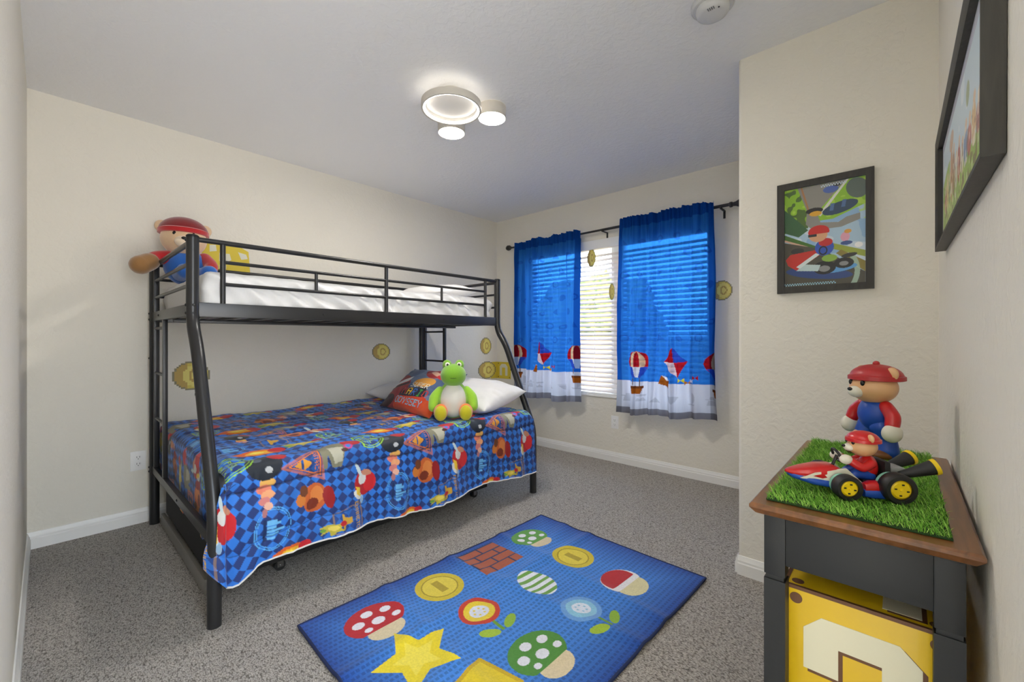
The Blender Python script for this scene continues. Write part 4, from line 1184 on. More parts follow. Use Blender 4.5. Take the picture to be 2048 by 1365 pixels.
# yellow storage box under the table
BX0, BX1, BY0, BY1, BZ0, BZ1 = -0.182, 0.072, 1.052, 1.42, 0.304, 0.604
bx = thing('storage_box', 'yellow storage box with cream arch print standing inside the side table', 'box', ((BX0 + BX1) / 2, (BY0 + BY1) / 2, BZ0))
MB().box((BX0, BY0, BZ0), (BX1, BY1, BZ1), 0.004).build('body', mat('yellow_board', 'e5bd14', 0.35, bs=30, coat=0.2), bx)
def box_arch(pl, d, parent):
    """cream arch with a brown drop shadow, generic print"""
    def arch(ox, oy):
        return [(-0.092 + ox, -0.02 + oy), (-0.092 + ox, 0.062 + oy), (-0.062 + ox, 0.092 + oy), (0.055 + ox, 0.092 + oy), (0.085 + ox, 0.062 + oy), (0.085 + ox, -0.085 + oy), (0.030 + ox, -0.085 + oy), (0.030 + ox, 0.040 + oy), (-0.035 + ox, 0.040 + oy), (-0.035 + ox, -0.02 + oy)]
    return arch
Marc = mat('cream_print', 'e6e0c4', 0.45); Mbr = mat('brown_print', '6a4426', 0.45)
cx_, cz_ = (BX0 + BX1) / 2, (BZ0 + BZ1) / 2
ar = box_arch(None, None, None)
MB().prism([(cx_ + a_, cz_ + b_ + 0.01) for a_, b_ in ar(0.007, -0.006)], BY0 - 0.0006, BY0 + 0.001, 'xz').build('print_shadow', Mbr, bx, smooth=False)
MB().prism([(cx_ + a_, cz_ + b_ + 0.01) for a_, b_ in ar(0, 0)], BY0 - 0.0012, BY0 + 0.001, 'xz').build('arch_print', Marc, bx, smooth=False)
cy_ = 1.16
MB().prism([(cx_ + a_, cy_ + b_) for a_, b_ in ar(0.007, -0.006)], BZ1 - 0.001, BZ1 + 0.0006, 'xy').build('print_shadow', Mbr, bx, smooth=False)
MB().prism([(cx_ + a_, cy_ + b_) for a_, b_ in ar(0, 0)], BZ1 - 0.001, BZ1 + 0.0012, 'xy').build('arch_print', Marc, bx, smooth=False)
b = MB()
for x in (BX0 + 0.022, BX1 - 0.022):
    for z in (BZ0 + 0.022, BZ1 - 0.024):
        b.lathe([(0, -0.0008), (0.011, -0.0008), (0.011, 0.001)], 'y', (x, BY0, z), 24)
    for y in (BY0 + 0.024, BY1 - 0.024):
        b.lathe([(0.011, -0.001), (0.011, 0.0008), (0, 0.0008)], 'z', (x, y, BZ1), 24)
b.build('corner_dots', Mbr, bx, smooth=False)
b = MB()
t_ = 0.006
b.box((BX0 - 0.001, BY0 - 0.001, BZ1 - t_), (BX1 + 0.001, BY0 + t_, BZ1 + 0.001)); b.box((BX0 - 0.001, BY0 - 0.001, BZ0), (BX0 + t_, BY0 + t_, BZ1)); b.box((BX0 - 0.001, BY0 + t_, BZ1 - t_), (BX0 + t_, BY1, BZ1 + 0.001)); b.box((BX1 - t_, BY0 - 0.001, BZ0), (BX1 + 0.001, BY0 + t_, BZ1))
b.build('edge_trim', Mbr, bx, smooth=False)

# artificial grass mat
GX0, GX1, GY0, GY1 = -0.208, 0.066, 1.02, 1.70
gm = thing('grass_mat', 'bright green artificial grass mat on the side table', 'mat', ((GX0 + GX1) / 2, (GY0 + GY1) / 2, TZ))
MB().box((GX0, GY0, TZ + 0.0005), (GX1, GY1, TZ + 0.004), 0.001).build('backing', mat('grass_backing', '24401a', 0.9, bs=100), gm)
mgr, ntr, bgr = new_mat('grass_blades')
gi = ntr.nodes.new('ShaderNodeNewGeometry'); rr = ntr.nodes.new('ShaderNodeValToRGB')
rr.color_ramp.elements[0].color = (*srgb('5a9c34'), 1); rr.color_ramp.elements[1].color = (*srgb('c8ee80'), 1)
e = rr.color_ramp.elements.new(0.5); e.color = (*srgb('8ccc48'), 1)
ntr.links.new(gi.outputs['Random Per Island'], rr.inputs[0]); ntr.links.new(rr.outputs[0], bgr.inputs['Base Color'])
bgr.inputs['Roughness'].default_value = 0.55; bgr.inputs['Subsurface Weight'].default_value = 0.0
NB = 18000
bxp = RNG.uniform(GX0, GX1, NB); byp = RNG.uniform(GY0, GY1, NB)
an = RNG.uniform(0, 2 * PI, NB); ln = RNG.uniform(0.011, 0.023, NB); le = RNG.uniform(0.3, 1.1, NB)
la = -2.2 + RNG.normal(0, 0.9, NB)
wd = 0.0006
dx, dy = np.cos(an) * wd, np.sin(an) * wd
ex, ey = np.cos(la) * np.sin(le) * ln, np.sin(la) * np.sin(le) * ln; ez = np.cos(le) * ln
z0 = TZ + 0.003
V = np.zeros((NB, 5, 3))
V[:, 0] = np.stack([bxp - dx, byp - dy, np.full(NB, z0)], -1); V[:, 1] = np.stack([bxp + dx, byp + dy, np.full(NB, z0)], -1)
V[:, 2] = np.stack([bxp + dx * 0.9 + ex * 0.4, byp + dy * 0.9 + ey * 0.4, z0 + ez * 0.62], -1); V[:, 3] = np.stack([bxp - dx * 0.9 + ex * 0.4, byp - dy * 0.9 + ey * 0.4, z0 + ez * 0.62], -1)
V[:, 4] = np.stack([bxp + ex, byp + ey, z0 + ez * 0.95], -1)
V -= np.array(gm.location[:])
base_i = np.arange(NB) * 5
F4 = np.stack([base_i, base_i + 1, base_i + 2, base_i + 3], -1).tolist(); F3 = np.stack([base_i + 3, base_i + 2, base_i + 4], -1).tolist()
me = bpy.data.meshes.new('blades'); me.from_pydata(V.reshape(-1, 3).tolist(), [], F4 + F3)
o = link('blades', me, mgr, gm); o['kind'] = 'stuff'

# ------------------------------------------------------------------ toys
def RM(rx=0, ry=0, rz=0): return Euler((rx, ry, rz), 'XYZ').to_matrix()
def limb(pts, rs, seg=18, n=8):
    """smooth tapered limb with round ends"""
    P = [Vector(p) for p in pts]
    out = []; ro = []
    for i in range(len(P) - 1):
        p0 = P[max(0, i - 1)]; p1 = P[i]; p2 = P[i + 1]; p3 = P[min(len(P) - 1, i + 2)]
        for k in range(n):
            t = k / n
            out.append(0.5 * ((2 * p1) + (p2 - p0) * t + (2 * p0 - 5 * p1 + 4 * p2 - p3) * t * t + (3 * p1 - p0 - 3 * p2 + p3) * t ** 3)); ro.append(rs[i] * (1 - t) + rs[i + 1] * t)
    out.append(P[-1]); ro.append(rs[-1])
    d0 = (out[0] - out[1]).normalized(); d1 = (out[-1] - out[-2]).normalized()
    pre = [(out[0] + d0 * ro[0] * math.sin(a), ro[0] * math.cos(a)) for a in (1.5, 1.2, 0.8, 0.4)]
    post = [(out[-1] + d1 * ro[-1] * math.sin(a), ro[-1] * math.cos(a)) for a in (0.4, 0.8, 1.2, 1.5)]
    A = [p for p, _ in pre] + out + [p for p, _ in post]; B_ = [q for _, q in pre] + ro + [q for _, q in post]
    return MB().tube(A, B_, seg)

def fuzz(name, col, rough=0.9): return mat(name, col, rough, bs=260, bstr=0.5, bdist=0.0015, sheen=0.5, vary=0.12)
F_TAN = fuzz('tan_plush', 'd9b894'); F_MUZ = fuzz('cream_plush', 'ead6bc'); F_RED = fuzz('maroon_knit', '80141b'); F_RED2 = fuzz('red_plush', 'b5121a'); F_BLUE = fuzz('blue_plush', '1f62b8'); F_BRN = fuzz('brown_plush', '93693a'); F_BRN2 = fuzz('dark_brown_plush', '5c4226')
M_EYE = mat('black_bead', '0c0c0e', 0.15)

# large plush bear on the top bunk, sitting in the corner behind the end rail; local +x faces the room
pb = thing('plush_bear', 'large plush bear in a maroon beanie and blue top on the upper bunk corner', 'plush toy', (-3.17, 0.565, 1.452), -0.16)
MB().ell((0, 0, 0.095), (0.09, 0.108, 0.11)).build('body', F_BLUE, pb, world=False)
hd = MB().ell((0.02, -0.01, 0.255), (0.10, 0.112, 0.10), seg=32, rings=20).build('head', F_TAN, pb, world=False)
MB().ell((0.108, -0.01, 0.228), (0.034, 0.046, 0.034)).build('muzzle', F_MUZ, hd, world=False)
MB().ell((0.142, -0.01, 0.243), (0.009, 0.014, 0.009)).build('nose', M_EYE, hd, world=False)
for s in (-1, 1):
    MB().ell((0.104, -0.01 + s * 0.042, 0.272), (0.008, 0.012, 0.014)).build('eye', M_EYE, hd, world=False)
    MB().ell((0.0, -0.01 + s * 0.103, 0.325), (0.016, 0.034, 0.036)).build('ear', F_TAN, hd, world=False)
bn = MB().ell((0.0, -0.01, 0.30), (0.112, 0.122, 0.092), seg=36, rings=20, fn=lambda p: Vector((p.x, p.y, max(p.z, -0.12)))).build('beanie', F_RED, pb, world=False)
MB().lathe([(0.116, -0.014), (0.124, -0.01), (0.124, 0.012), (0.115, 0.018)], 'z', (0.0, -0.01, 0.298), 40).build('cuff', F_RED2, bn, world=False)
limb([(0.02, -0.085, 0.14), (0.04, -0.135, 0.13), (0.075, -0.165, 0.10)], [0.042, 0.038, 0.036]).build('arm', F_RED2, pb, world=False)
pw = limb([(0.075, -0.165, 0.10), (0.10, -0.20, 0.075)], [0.048, 0.052]); pw.build('paw', F_BRN, pb, world=False)
limb([(0.0, 0.09, 0.15), (0.07, 0.12, 0.10), (0.11, 0.10, 0.06)], [0.04, 0.036, 0.034]).build('arm', F_RED2, pb, world=False)
for s in (-1, 1):
    limb([(0.05, s * 0.045 + 0.02, 0.045), (0.12, s * 0.05 + 0.035, 0.045), (0.17, s * 0.055 + 0.05, 0.05)], [0.043, 0.040, 0.043]).build('leg', F_BLUE, pb, world=False)

# green plush frog on the lower bunk
G1 = fuzz('lime_plush', '7db42c'); G2 = fuzz('bright_lime_plush', '9ed43a'); FW = mat('satin_white', 'e9e6dc', 0.5, bs=30, bstr=0.2); FY = fuzz('yellow_plush', 'ccc21c'); FO = fuzz('orange_plush', 'ef7a1c')
fr = thing('plush_frog', 'green plush frog with white belly and orange feet sitting on the comforter', 'plush toy', (-2.135, 1.775, 0.607), math.radians(-40))
bd = MB().ell((0, 0, 0.118), (0.082, 0.098, 0.122), seg=32, rings=20, fn=lambda p: Vector((p.x, p.y, p.z)) * 1.0).build('body', G2, fr, world=False)
MB().ell((0.022, 0, 0.118), (0.072, 0.086, 0.112), seg=32, rings=20).build('belly', FW, fr, world=False)
hd = MB().ell((0.015, 0, 0.275), (0.088, 0.082, 0.074), seg=32, rings=20).build('head', G1, fr, world=False)
for s in (-1, 1):
    e_ = MB().ell((0.0, s * 0.040, 0.340), (0.032, 0.030, 0.034)).build('eye_bump', G1, hd, world=False)
    MB().ell((0.022, s * 0.038, 0.342), (0.014, 0.017, 0.018)).build('eye_white', FW, hd, world=False)
    MB().ell((0.034, s * 0.036, 0.342), (0.005, 0.007, 0.009)).build('pupil', M_EYE, hd, world=False)
    MB().ell((0.092, s * 0.016, 0.296), (0.004, 0.004, 0.003)).build('nostril', M_EYE, hd, world=False)
MB().tube([(0.103 - 0.030 * (t * t) * 1.6, 0.058 * t, 0.262 + 0.012 * t * t) for t in [i / 8 - 1 for i in range(17)]], 0.0016, 6).build('mouth_seam', mat('dark_green_thread', '2f4a12', 0.8), hd, world=False)
for s in (-1, 1):
    limb([(0.0, s * 0.085, 0.175), (0.01, s * 0.118, 0.13), (0.03, s * 0.128, 0.075)], [0.028, 0.034, 0.030]).build('arm', G2, fr, world=False)
    lg = MB().ell((0.085, s * 0.078, 0.050), (0.045, 0.044, 0.052)).build('leg', FO, fr, world=False)
    MB().ell((0.112, s * 0.078, 0.048), (0.026, 0.038, 0.048)).build('foot_sole', FY, lg, world=False)

# standing toy bear on the grass
P_RED = mat('red_vinyl', 'b02a2c', 0.4); P_RED2 = mat('bright_red_plastic', 'c41a1c', 0.3, coat=0.3); P_BLUE = mat('blue_plastic', '1a49a8', 0.4); P_CREAM = mat('cream_plastic', 'ded9c8', 0.45); P_TAN = mat('tan_vinyl', 'd8a878', 0.4); P_BRN = mat('brown_plastic', '7a4a28', 0.4); P_YEL = mat('yellow_plastic', 'ecc80e', 0.4)
tbz = TZ + 0.012
fg = thing('toy_bear_figure', 'standing toy bear in red cap and blue suit on the grass mat', 'toy figure', (-0.052, 1.555, tbz), math.radians(222))
ZB = 0.0
for s, fx in ((-1, 0.012), (1, -0.010)):
    limb([(0.0, s * 0.020, 0.085), (fx, s * 0.026, 0.050), (fx, s * 0.030, 0.022)], [0.026, 0.022, 0.025]).build('leg', P_BLUE, fg, world=False)
    MB().ell((fx + 0.012, s * 0.031, 0.012), (0.033, 0.020, 0.014)).build('foot', P_BRN, fg, world=False)
MB().ell((0, 0, 0.118), (0.036, 0.042, 0.048)).build('body', P_BLUE, fg, world=False)
for s in (-1, 1):
    limb([(0, s * 0.036, 0.142), (0.004, s * 0.060, 0.120), (0.010, s * 0.066, 0.098)], [0.016, 0.017, 0.016]).build('arm', P_RED2, fg, world=False)
    MB().ell((0.014, s * 0.070, 0.078), (0.024, 0.019, 0.024)).build('paw', P_CREAM, fg, world=False)
hd = MB().ell((0.004, 0, 0.192), (0.052, 0.056, 0.045), seg=30, rings=18).build('head', P_TAN, fg, world=False)
MB().ell((0.052, 0, 0.180), (0.018, 0.020, 0.016)).build('muzzle', P_CREAM, hd, world=False); MB().ell((0.069, 0, 0.187), (0.005, 0.007, 0.005)).build('nose', M_EYE, hd, world=False)
for s in (-1, 1):
    MB().ell((0.050, s * 0.020, 0.205), (0.005, 0.006, 0.008)).build('eye', M_EYE, hd, world=False)
    MB().ell((-0.004, s * 0.050, 0.232), (0.009, 0.018, 0.018)).build('ear', P_TAN, hd, world=False)
cpm = MB().ell((-0.004, 0, 0.222), (0.058, 0.060, 0.034), seg=32, rings=18, fn=lambda p: Vector((p.x, p.y, max(p.z, -0.2)))).build('beanie', P_RED, fg, world=False)
MB().lathe([(0.057, -0.006), (0.063, -0.004), (0.063, 0.006), (0.056, 0.010)], 'z', (-0.004, 0, 0.217), 40).build('cuff', P_RED, cpm, world=False)
MB().ell((-0.004, 0, 0.258), (0.008, 0.008, 0.007)).build('bobble', P_RED, cpm, world=False)

# toy kart
kz = TZ + 0.011
kt = thing('toy_kart', 'red, white and blue toy go-kart with yellow wheel hubs on the grass mat', 'toy car', (-0.070, 1.165, kz), math.radians(212))
def loft(secs, n=20):
    """secs: (x, half width, z low, z high)"""
    vs = []; fs = []
    for x, w_, zl, zh in secs:
        for k in range(n):
            a = 2 * PI * k / n
            ca, sa = math.cos(a), math.sin(a)
            vs.append((x, w_ * math.copysign(abs(ca) ** 0.6, ca), (zl + zh) / 2 + (zh - zl) / 2 * math.copysign(abs(sa) ** 0.7, sa)))
    for i in range(len(secs) - 1):
        for k in range(n): fs.append((i * n + k, (i + 1) * n + k, (i + 1) * n + (k + 1) % n, i * n + (k + 1) % n))
    fs.append(tuple(range(n))); fs.append(tuple(reversed(range((len(secs) - 1) * n, len(secs) * n))))
    return MB().add(vs, fs)
loft([(-0.075, 0.020, 0.012, 0.026), (-0.06, 0.036, 0.010, 0.028), (0.02, 0.036, 0.010, 0.028), (0.05, 0.030, 0.011, 0.030), (0.09, 0.026, 0.016, 0.034), (0.125, 0.014, 0.026, 0.040), (0.133, 0.004, 0.032, 0.040)]).build('chassis', P_BLUE, kt, world=False)
ns = loft([(0.035, 0.022, 0.026, 0.052), (0.05, 0.026, 0.026, 0.060), (0.075, 0.028, 0.028, 0.058), (0.105, 0.023, 0.032, 0.051), (0.128, 0.013, 0.034, 0.045), (0.137, 0.003, 0.037, 0.042)]).build('nose_cover', P_RED2, kt, world=False)
for s in (-1, 1):
    MB().add(*(lambda P_: (P_, [(0, 1, 2, 3), (4, 7, 6, 5), (0, 4, 5, 1), (1, 5, 6, 2), (2, 6, 7, 3), (3, 7, 4, 0)]))([(0.0, s * 0.030, 0.026), (0.115, s * 0.020, 0.030), (0.09, s * 0.027, 0.045), (0.03, s * 0.026, 0.056), (0.0, s * 0.024, 0.026), (0.115, s * 0.015, 0.030), (0.09, s * 0.021, 0.045), (0.03, s * 0.021, 0.056)])).build('side_fairing', P_CREAM, kt, world=False)
    loft([(-0.035, 0.010, 0.020, 0.040), (-0.025, 0.013, 0.016, 0.042), (0.0, 0.013, 0.016, 0.041), (0.012, 0.009, 0.018, 0.036)]).build('side_pod', P_RED2, kt, world=False).location = (-0.005, s * 0.038, -0.004)
    loft([(-0.04, 0.009, 0.006, 0.020), (-0.025, 0.013, 0.004, 0.024), (0.0, 0.013, 0.004, 0.024), (0.014, 0.009, 0.006, 0.020)]).build('side_skirt', P_BLUE, kt, world=False).location = (-0.005, s * 0.040, 0.0)
for x, r_, w_ in ((-0.044, 0.030, 0.028), (0.044, 0.0255, 0.024)):
    for s in (-1, 1):
        y0 = s * 0.040; y1 = s * (0.040 + w_)
        wh = MB().lathe([(r_ * 0.62, 0), (r_ * 0.9, 0.0), (r_, 0.004), (r_, w_ - 0.005), (r_ * 0.9, w_), (r_ * 0.66, w_), (r_ * 0.62, w_ - 0.003), (r_ * 0.62, 0)], 'y', (0, 0, 0), 32)
        wh.v = [(x + a_, y0 + (b_ if s > 0 else -b_), r_ + c__) for a_, b_, c__ in wh.v]
        wo = wh.build('wheel', M_RUB, kt, world=False)
        hb = MB().lathe([(0, 0.002), (r_ * 0.62, 0.002), (r_ * 0.62, w_ - 0.004), (r_ * 0.5, w_ - 0.001), (r_ * 0.1, w_ - 0.002), (r_ * 0.08, w_), (0, w_)], 'y', (0, 0, 0), 28)
        hb.v = [(x + a_, y0 + (b_ if s > 0 else -b_), r_ + c__) for a_, b_, c__ in hb.v]
        hb.build('hub', P_YEL, wo, world=False)
        lug = MB()
        for q in range(4):
            a_ = q * PI / 2 + 0.2; yy = y0 + s * (w_ - 0.0008)
            lug.box((x + r_ * 0.36 * math.cos(a_) - 0.002, yy - 0.0008, r_ + r_ * 0.36 * math.sin(a_) - 0.0012), (x + r_ * 0.36 * math.cos(a_) + 0.002, yy + 0.0008, r_ + r_ * 0.36 * math.sin(a_) + 0.0012))
        lug.build('hub_slots', M_RUB, wo, world=False)
        MB().lathe([(r_ * 0.86, 0), (r_ * 0.86, 0.009)], 'y', (x, y0 - s * 0.0005 - (0.009 if s > 0 else 0), r_), 28).build('inner_drum', mat('mint_plastic', '8fd0bc', 0.4), wo, world=False)
st = MB(); st.box((-0.052, -0.024, 0.030), (-0.040, 0.024, 0.074), 0.005); st.box((-0.045, -0.024, 0.026), (0.0, 0.024, 0.034), 0.004); st.build('seat', M_RUB, kt, world=False)
MB().box((-0.082, -0.020, 0.030), (-0.053, 0.020, 0.062), 0.006).build('engine', mat('grey_plastic', '8a8c8c', 0.45), kt, world=False)
for s in (-1, 1):
    ex_ = MB().tube([(-0.066, s * 0.024, 0.048), (-0.082, s * 0.027, 0.054), (-0.120, s * 0.034, 0.070)], [0.007, 0.009, 0.0145], 20).build('exhaust', M_RUB, kt, world=False)
    MB().tube([(-0.1185, s * 0.0337, 0.0693), (-0.125, s * 0.035, 0.072)], [0.0155, 0.0158], 20).build('exhaust_tip', P_YEL, ex_, world=False)
MB().tube([(0.036 + 0.006 * math.sin(a), 0.014 * math.cos(a), 0.078 + 0.013 * math.sin(a)) for a in [i * 2 * PI / 20 for i in range(20)]], 0.0028, 8, closed=True).build('steering_wheel', M_RUB, kt, world=False)
MB().tube([(0.036, 0, 0.078), (0.045, 0, 0.055)], 0.003, 8).build('steering_column', M_RUB, kt, world=False)
# driver
dr = thing('toy_bear_driver', 'small toy bear in red cap sitting in the toy go-kart', 'toy figure', (-0.070, 1.165, kz + 0.034), math.radians(212))
MB().ell((-0.022, 0, 0.022), (0.017, 0.020, 0.026)).build('body', P_RED2, dr, world=False)
for s in (-1, 1):
    limb([(-0.02, s * 0.010, 0.006), (0.004, s * 0.013, 0.010), (0.016, s * 0.014, 0.002)], [0.011, 0.010, 0.008]).build('leg', P_BLUE, dr, world=False)
    limb([(-0.018, s * 0.020, 0.034), (0.0, s * 0.024, 0.026), (0.018, s * 0.019, 0.036)], [0.009, 0.009, 0.008]).build('arm', P_RED2, dr, world=False)
    MB().ell((0.028, s * 0.018, 0.040), (0.012, 0.010, 0.010)).build('paw', P_CREAM, dr, world=False)
hd = MB().ell((-0.012, 0, 0.066), (0.026, 0.027, 0.022), seg=24, rings=14).build('head', P_TAN, dr, world=False)
MB().ell((0.013, 0, 0.062), (0.010, 0.011, 0.008)).build('muzzle', P_CREAM, hd, world=False); MB().ell((0.023, 0, 0.065), (0.003, 0.004, 0.003)).build('nose', M_EYE, hd, world=False)
for s in (-1, 1):
    MB().ell((0.011, s * 0.011, 0.074), (0.003, 0.003, 0.004)).build('eye', M_EYE, hd, world=False); MB().ell((-0.014, s * 0.025, 0.086), (0.005, 0.009, 0.009)).build('ear', P_TAN, hd, world=False)
cpd = MB().ell((-0.014, 0, 0.080), (0.029, 0.029, 0.018), seg=26, rings=14, fn=lambda p: Vector((p.x, p.y, max(p.z, -0.25)))).build('beanie', P_RED2, dr, world=False)
MB().lathe([(0.028, -0.004), (0.031, -0.003), (0.031, 0.003), (0.027, 0.005)], 'z', (-0.014, 0, 0.079), 30).build('cuff', P_RED2, cpd, world=False)

# ------------------------------------------------------------------ framed pictures
def picture_a(nu, nv):
    c = Canvas((0, 0.64), (0, 1.0), nu, nv, 'a9c4d8')
    f = (0, 0, 1, 0)
    n_ = vnoise(c.u * 9, c.v * 9, 4); n2 = vnoise(c.u * 25, c.v * 25, 8)
    c.put(n_ > 0.3, 'd2dde6', 0.8); c.put(n_ < -0.45, '7fa9d2', 0.7)
    c.poly(f, [(0, 1), (0.64, 1), (0.64, 0.74), (0.40, 0.64), (0.16, 0.64), (0, 0.55)], '8cbc2c')
    m = (c.v > 0.56) & (n2 > 0.2) & (c.u < 0.2); c.put(m, '4d6a2a'); c.put((c.v > 0.6) & (n2 < -0.5), 'b3d44c', 0.7)
    c.poly(f, [(0, 0.80), (0, 0.56), (0.12, 0.50), (0.2, 0.56), (0.12, 0.66)], '35603a')
    c.poly(f, [(0.11, 1.0), (0.50, 1.0), (0.27, 0.72), (0.30, 0.62), (0.44, 0.60), (0.5, 0.64), (0.6, 0.66), (0.6, 0.60), (0.46, 0.55), (0.24, 0.55), (0.18, 0.62), (0.19, 0.75)], '8c8982')
    c.poly(f, [(0.135, 1.0), (0.15, 1.0), (0.212, 0.75), (0.20, 0.74)], 'a8754a'); c.poly(f, [(0.50, 1.0), (0.52, 1.0), (0.30, 0.68), (0.28, 0.7)], 'd8d8cc')
    c.ell(f, 0.45, 0.74, 0.14, 0.055, '26405c', rot=0.25); c.poly(f, [(0.37, 0.72), (0.40, 0.72), (0.41, 0.79), (0.38, 0.79)], '4d6c9c'); c.poly(f, [(0.46, 0.74), (0.49, 0.74), (0.5, 0.81), (0.47, 0.81)], '4d6c9c')
    c.ell(f, 0.58, 0.90, 0.08, 0.10, '56645c', rot=0.4); c.ell(f, 0.25, 0.745, 0.07, 0.03, '1c1a1c'); c.ell(f, 0.26, 0.715, 0.05, 0.025, 'dca428'); c.ell(f, 0.38, 0.93, 0.06, 0.035, '4a62a8'); c.ell(f, 0.43, 0.965, 0.03, 0.014, '18181a')
    c.poly(f, [(0, 0.48), (0.20, 0.37), (0.30, 0.37), (0, 0.54)], '3f6a20'); c.poly(f, [(0, 0.47), (0.25, 0.35), (0.25, 0.37), (0, 0.49)], 'cfa890')
    c.poly(f, [(0, 0.46), (0.3, 0.36), (0.64, 0.10), (0.64, 0), (0, 0)], '4a463a')
    c.poly(f, [(0.36, 0.36), (0.64, 0.24), (0.64, 0.30), (0.40, 0.40)], '9aa63a'); c.poly(f, [(0.42, 0.30), (0.64, 0.10), (0.64, 0.2), (0.46, 0.33)], '8a7c34')
    c.put((np.abs(np.hypot(c.u - 0.30, c.v - 0.12) - 0.28) < 0.02) & (c.u > 0.45) & (c.v < 0.28), 'a9c4b0', 0.8)
    # a plain go-kart racing towards the viewer
    c.ell(f, 0.28, 0.12, 0.27, 0.055, '24407c', rot=-0.15); c.ell(f, 0.42, 0.155, 0.16, 0.04, '5e9fd8', rot=0.1)
    c.ell(f, 0.33, 0.17, 0.09, 0.065, '151515'); c.ell(f, 0.33, 0.16, 0.045, 0.03, '8a8a8a'); c.ell(f, 0.48, 0.20, 0.075, 0.05, '151515'); c.ell(f, 0.48, 0.195, 0.035, 0.022, '8a8a8a'); c.ell(f, 0.11, 0.36, 0.055, 0.03, '2a2a2a')
    c.poly(f, [(0.10, 0.16), (0.28, 0.14), (0.30, 0.2), (0.16, 0.22)], 'bcd0d0')
    c.poly(f, [(0.01, 0.28), (0.05, 0.33), (0.28, 0.355), (0.31, 0.31), (0.10, 0.165), (0.03, 0.22)], 'c0281c'); c.poly(f, [(0.30, 0.31), (0.26, 0.32), (0.10, 0.2), (0.13, 0.18)], 'd8e4e2')
    c.ell(f, 0.33, 0.37, 0.075, 0.08, '2a50b0'); c.ell(f, 0.34, 0.42, 0.055, 0.04, 'c02020'); c.ell(f, 0.28, 0.50, 0.075, 0.07, 'd8a27a'); c.ell(f, 0.285, 0.53, 0.085, 0.065, 'c8201c', clip=lambda X_, Y_: Y_ > 0.51)
    c.poly(f, [(0.20, 0.485), (0.27, 0.485), (0.27, 0.51), (0.20, 0.51)], '20242c')
    c.ell(f, 0.32, 0.34, 0.035, 0.045, '101010', ring=0.7); c.ell(f, 0.37, 0.26, 0.06, 0.035, '8ab040'); c.ell(f, 0.52, 0.27, 0.06, 0.02, '30302c', rot=0.15)
    c.ell(f, 0.49, 0.45, 0.035, 0.045, 'e0a0b4'); c.ell(f, 0.51, 0.50, 0.028, 0.02, 'd89a3c'); c.ell(f, 0.50, 0.39, 0.045, 0.02, '35508a'); c.ell(f, 0.59, 0.36, 0.03, 0.025, 'f0f0f0')
    zig = (np.abs(c.v - 0.022 - 0.006 * np.sign(np.sin(c.u * 300))) < 0.005) & (c.u < 0.42); c.put(zig, '9fd0e4')
    zig = (np.abs(c.v - 0.975 - 0.006 * np.sign(np.sin(c.u * 300))) < 0.006) & (c.u > 0.3) & (c.u < 0.5); c.put(zig, 'c8d8e0')
    return c.c

def framed(name, label, x0, x1, z0, z1, fw, depth, cfn, n, matw=0.0):
    """built flat in local x-z facing -y, returned as a thing at its lower centre"""
    o = thing(name, label, 'picture', (0, 0, 0))
    W = x1 - x0; H = z1 - z0; hx = W / 2
    b = MB()
    prof = [(0, 0), (0, -depth), (fw * 0.25, -depth), (fw, -depth * 0.8), (fw, -depth * 0.35), (fw, 0)]
    rings = []
    for ins, d in prof:
        rings.append([(-hx + ins, d, ins), (hx - ins, d, ins), (hx - ins, d, H - ins), (-hx + ins, d, H - ins)])
    vs = [p for r_ in rings for p in r_]
    fs = [(k * 4 + i, k * 4 + (i + 1) % 4, ((k + 1) % len(prof)) * 4 + (i + 1) % 4, ((k + 1) % len(prof)) * 4 + i) for k in range(len(prof)) for i in range(4)]
    b.add(vs, fs); b.build('frame', M_FRAME, o, world=False, angle=0.3)
    iw, ih = W - 2 * fw, H - 2 * fw
    if matw:
        m_ = MB(); m_.box((-iw / 2, -depth * 0.32, fw), (iw / 2, -depth * 0.1, H - fw)); m_.build('mount_board', mat('grey_mount', 'b9bac4', 0.8), o, world=False)
    iw2, ih2 = iw - 2 * matw, ih - 2 * matw
    nx, nz = n
    X = np.linspace(-iw2 / 2, iw2 / 2, nx)[:, None] + np.zeros((1, nz)); Z = np.linspace(fw + matw, H - fw - matw, nz)[None, :] + np.zeros((nx, 1))
    P = np.stack([X, np.full_like(X, -depth * 0.34), Z], -1)
    g = grid_obj('print', P, cfn(nx, nz), MATS.get('poster_print') or vcol_mat('poster_print', 0.35, bs=4, bstr=0.02, spec=0.5, coat=0.0), o)
    return o

pa = framed('framed_picture', 'upright picture of a red go-kart in a dark frame above the side table', -0.407, -0.075, 1.319, 1.803, 0.027, 0.018, picture_a, (240, 360))
pa.location = (-0.241, YP - 0.001, 1.319)

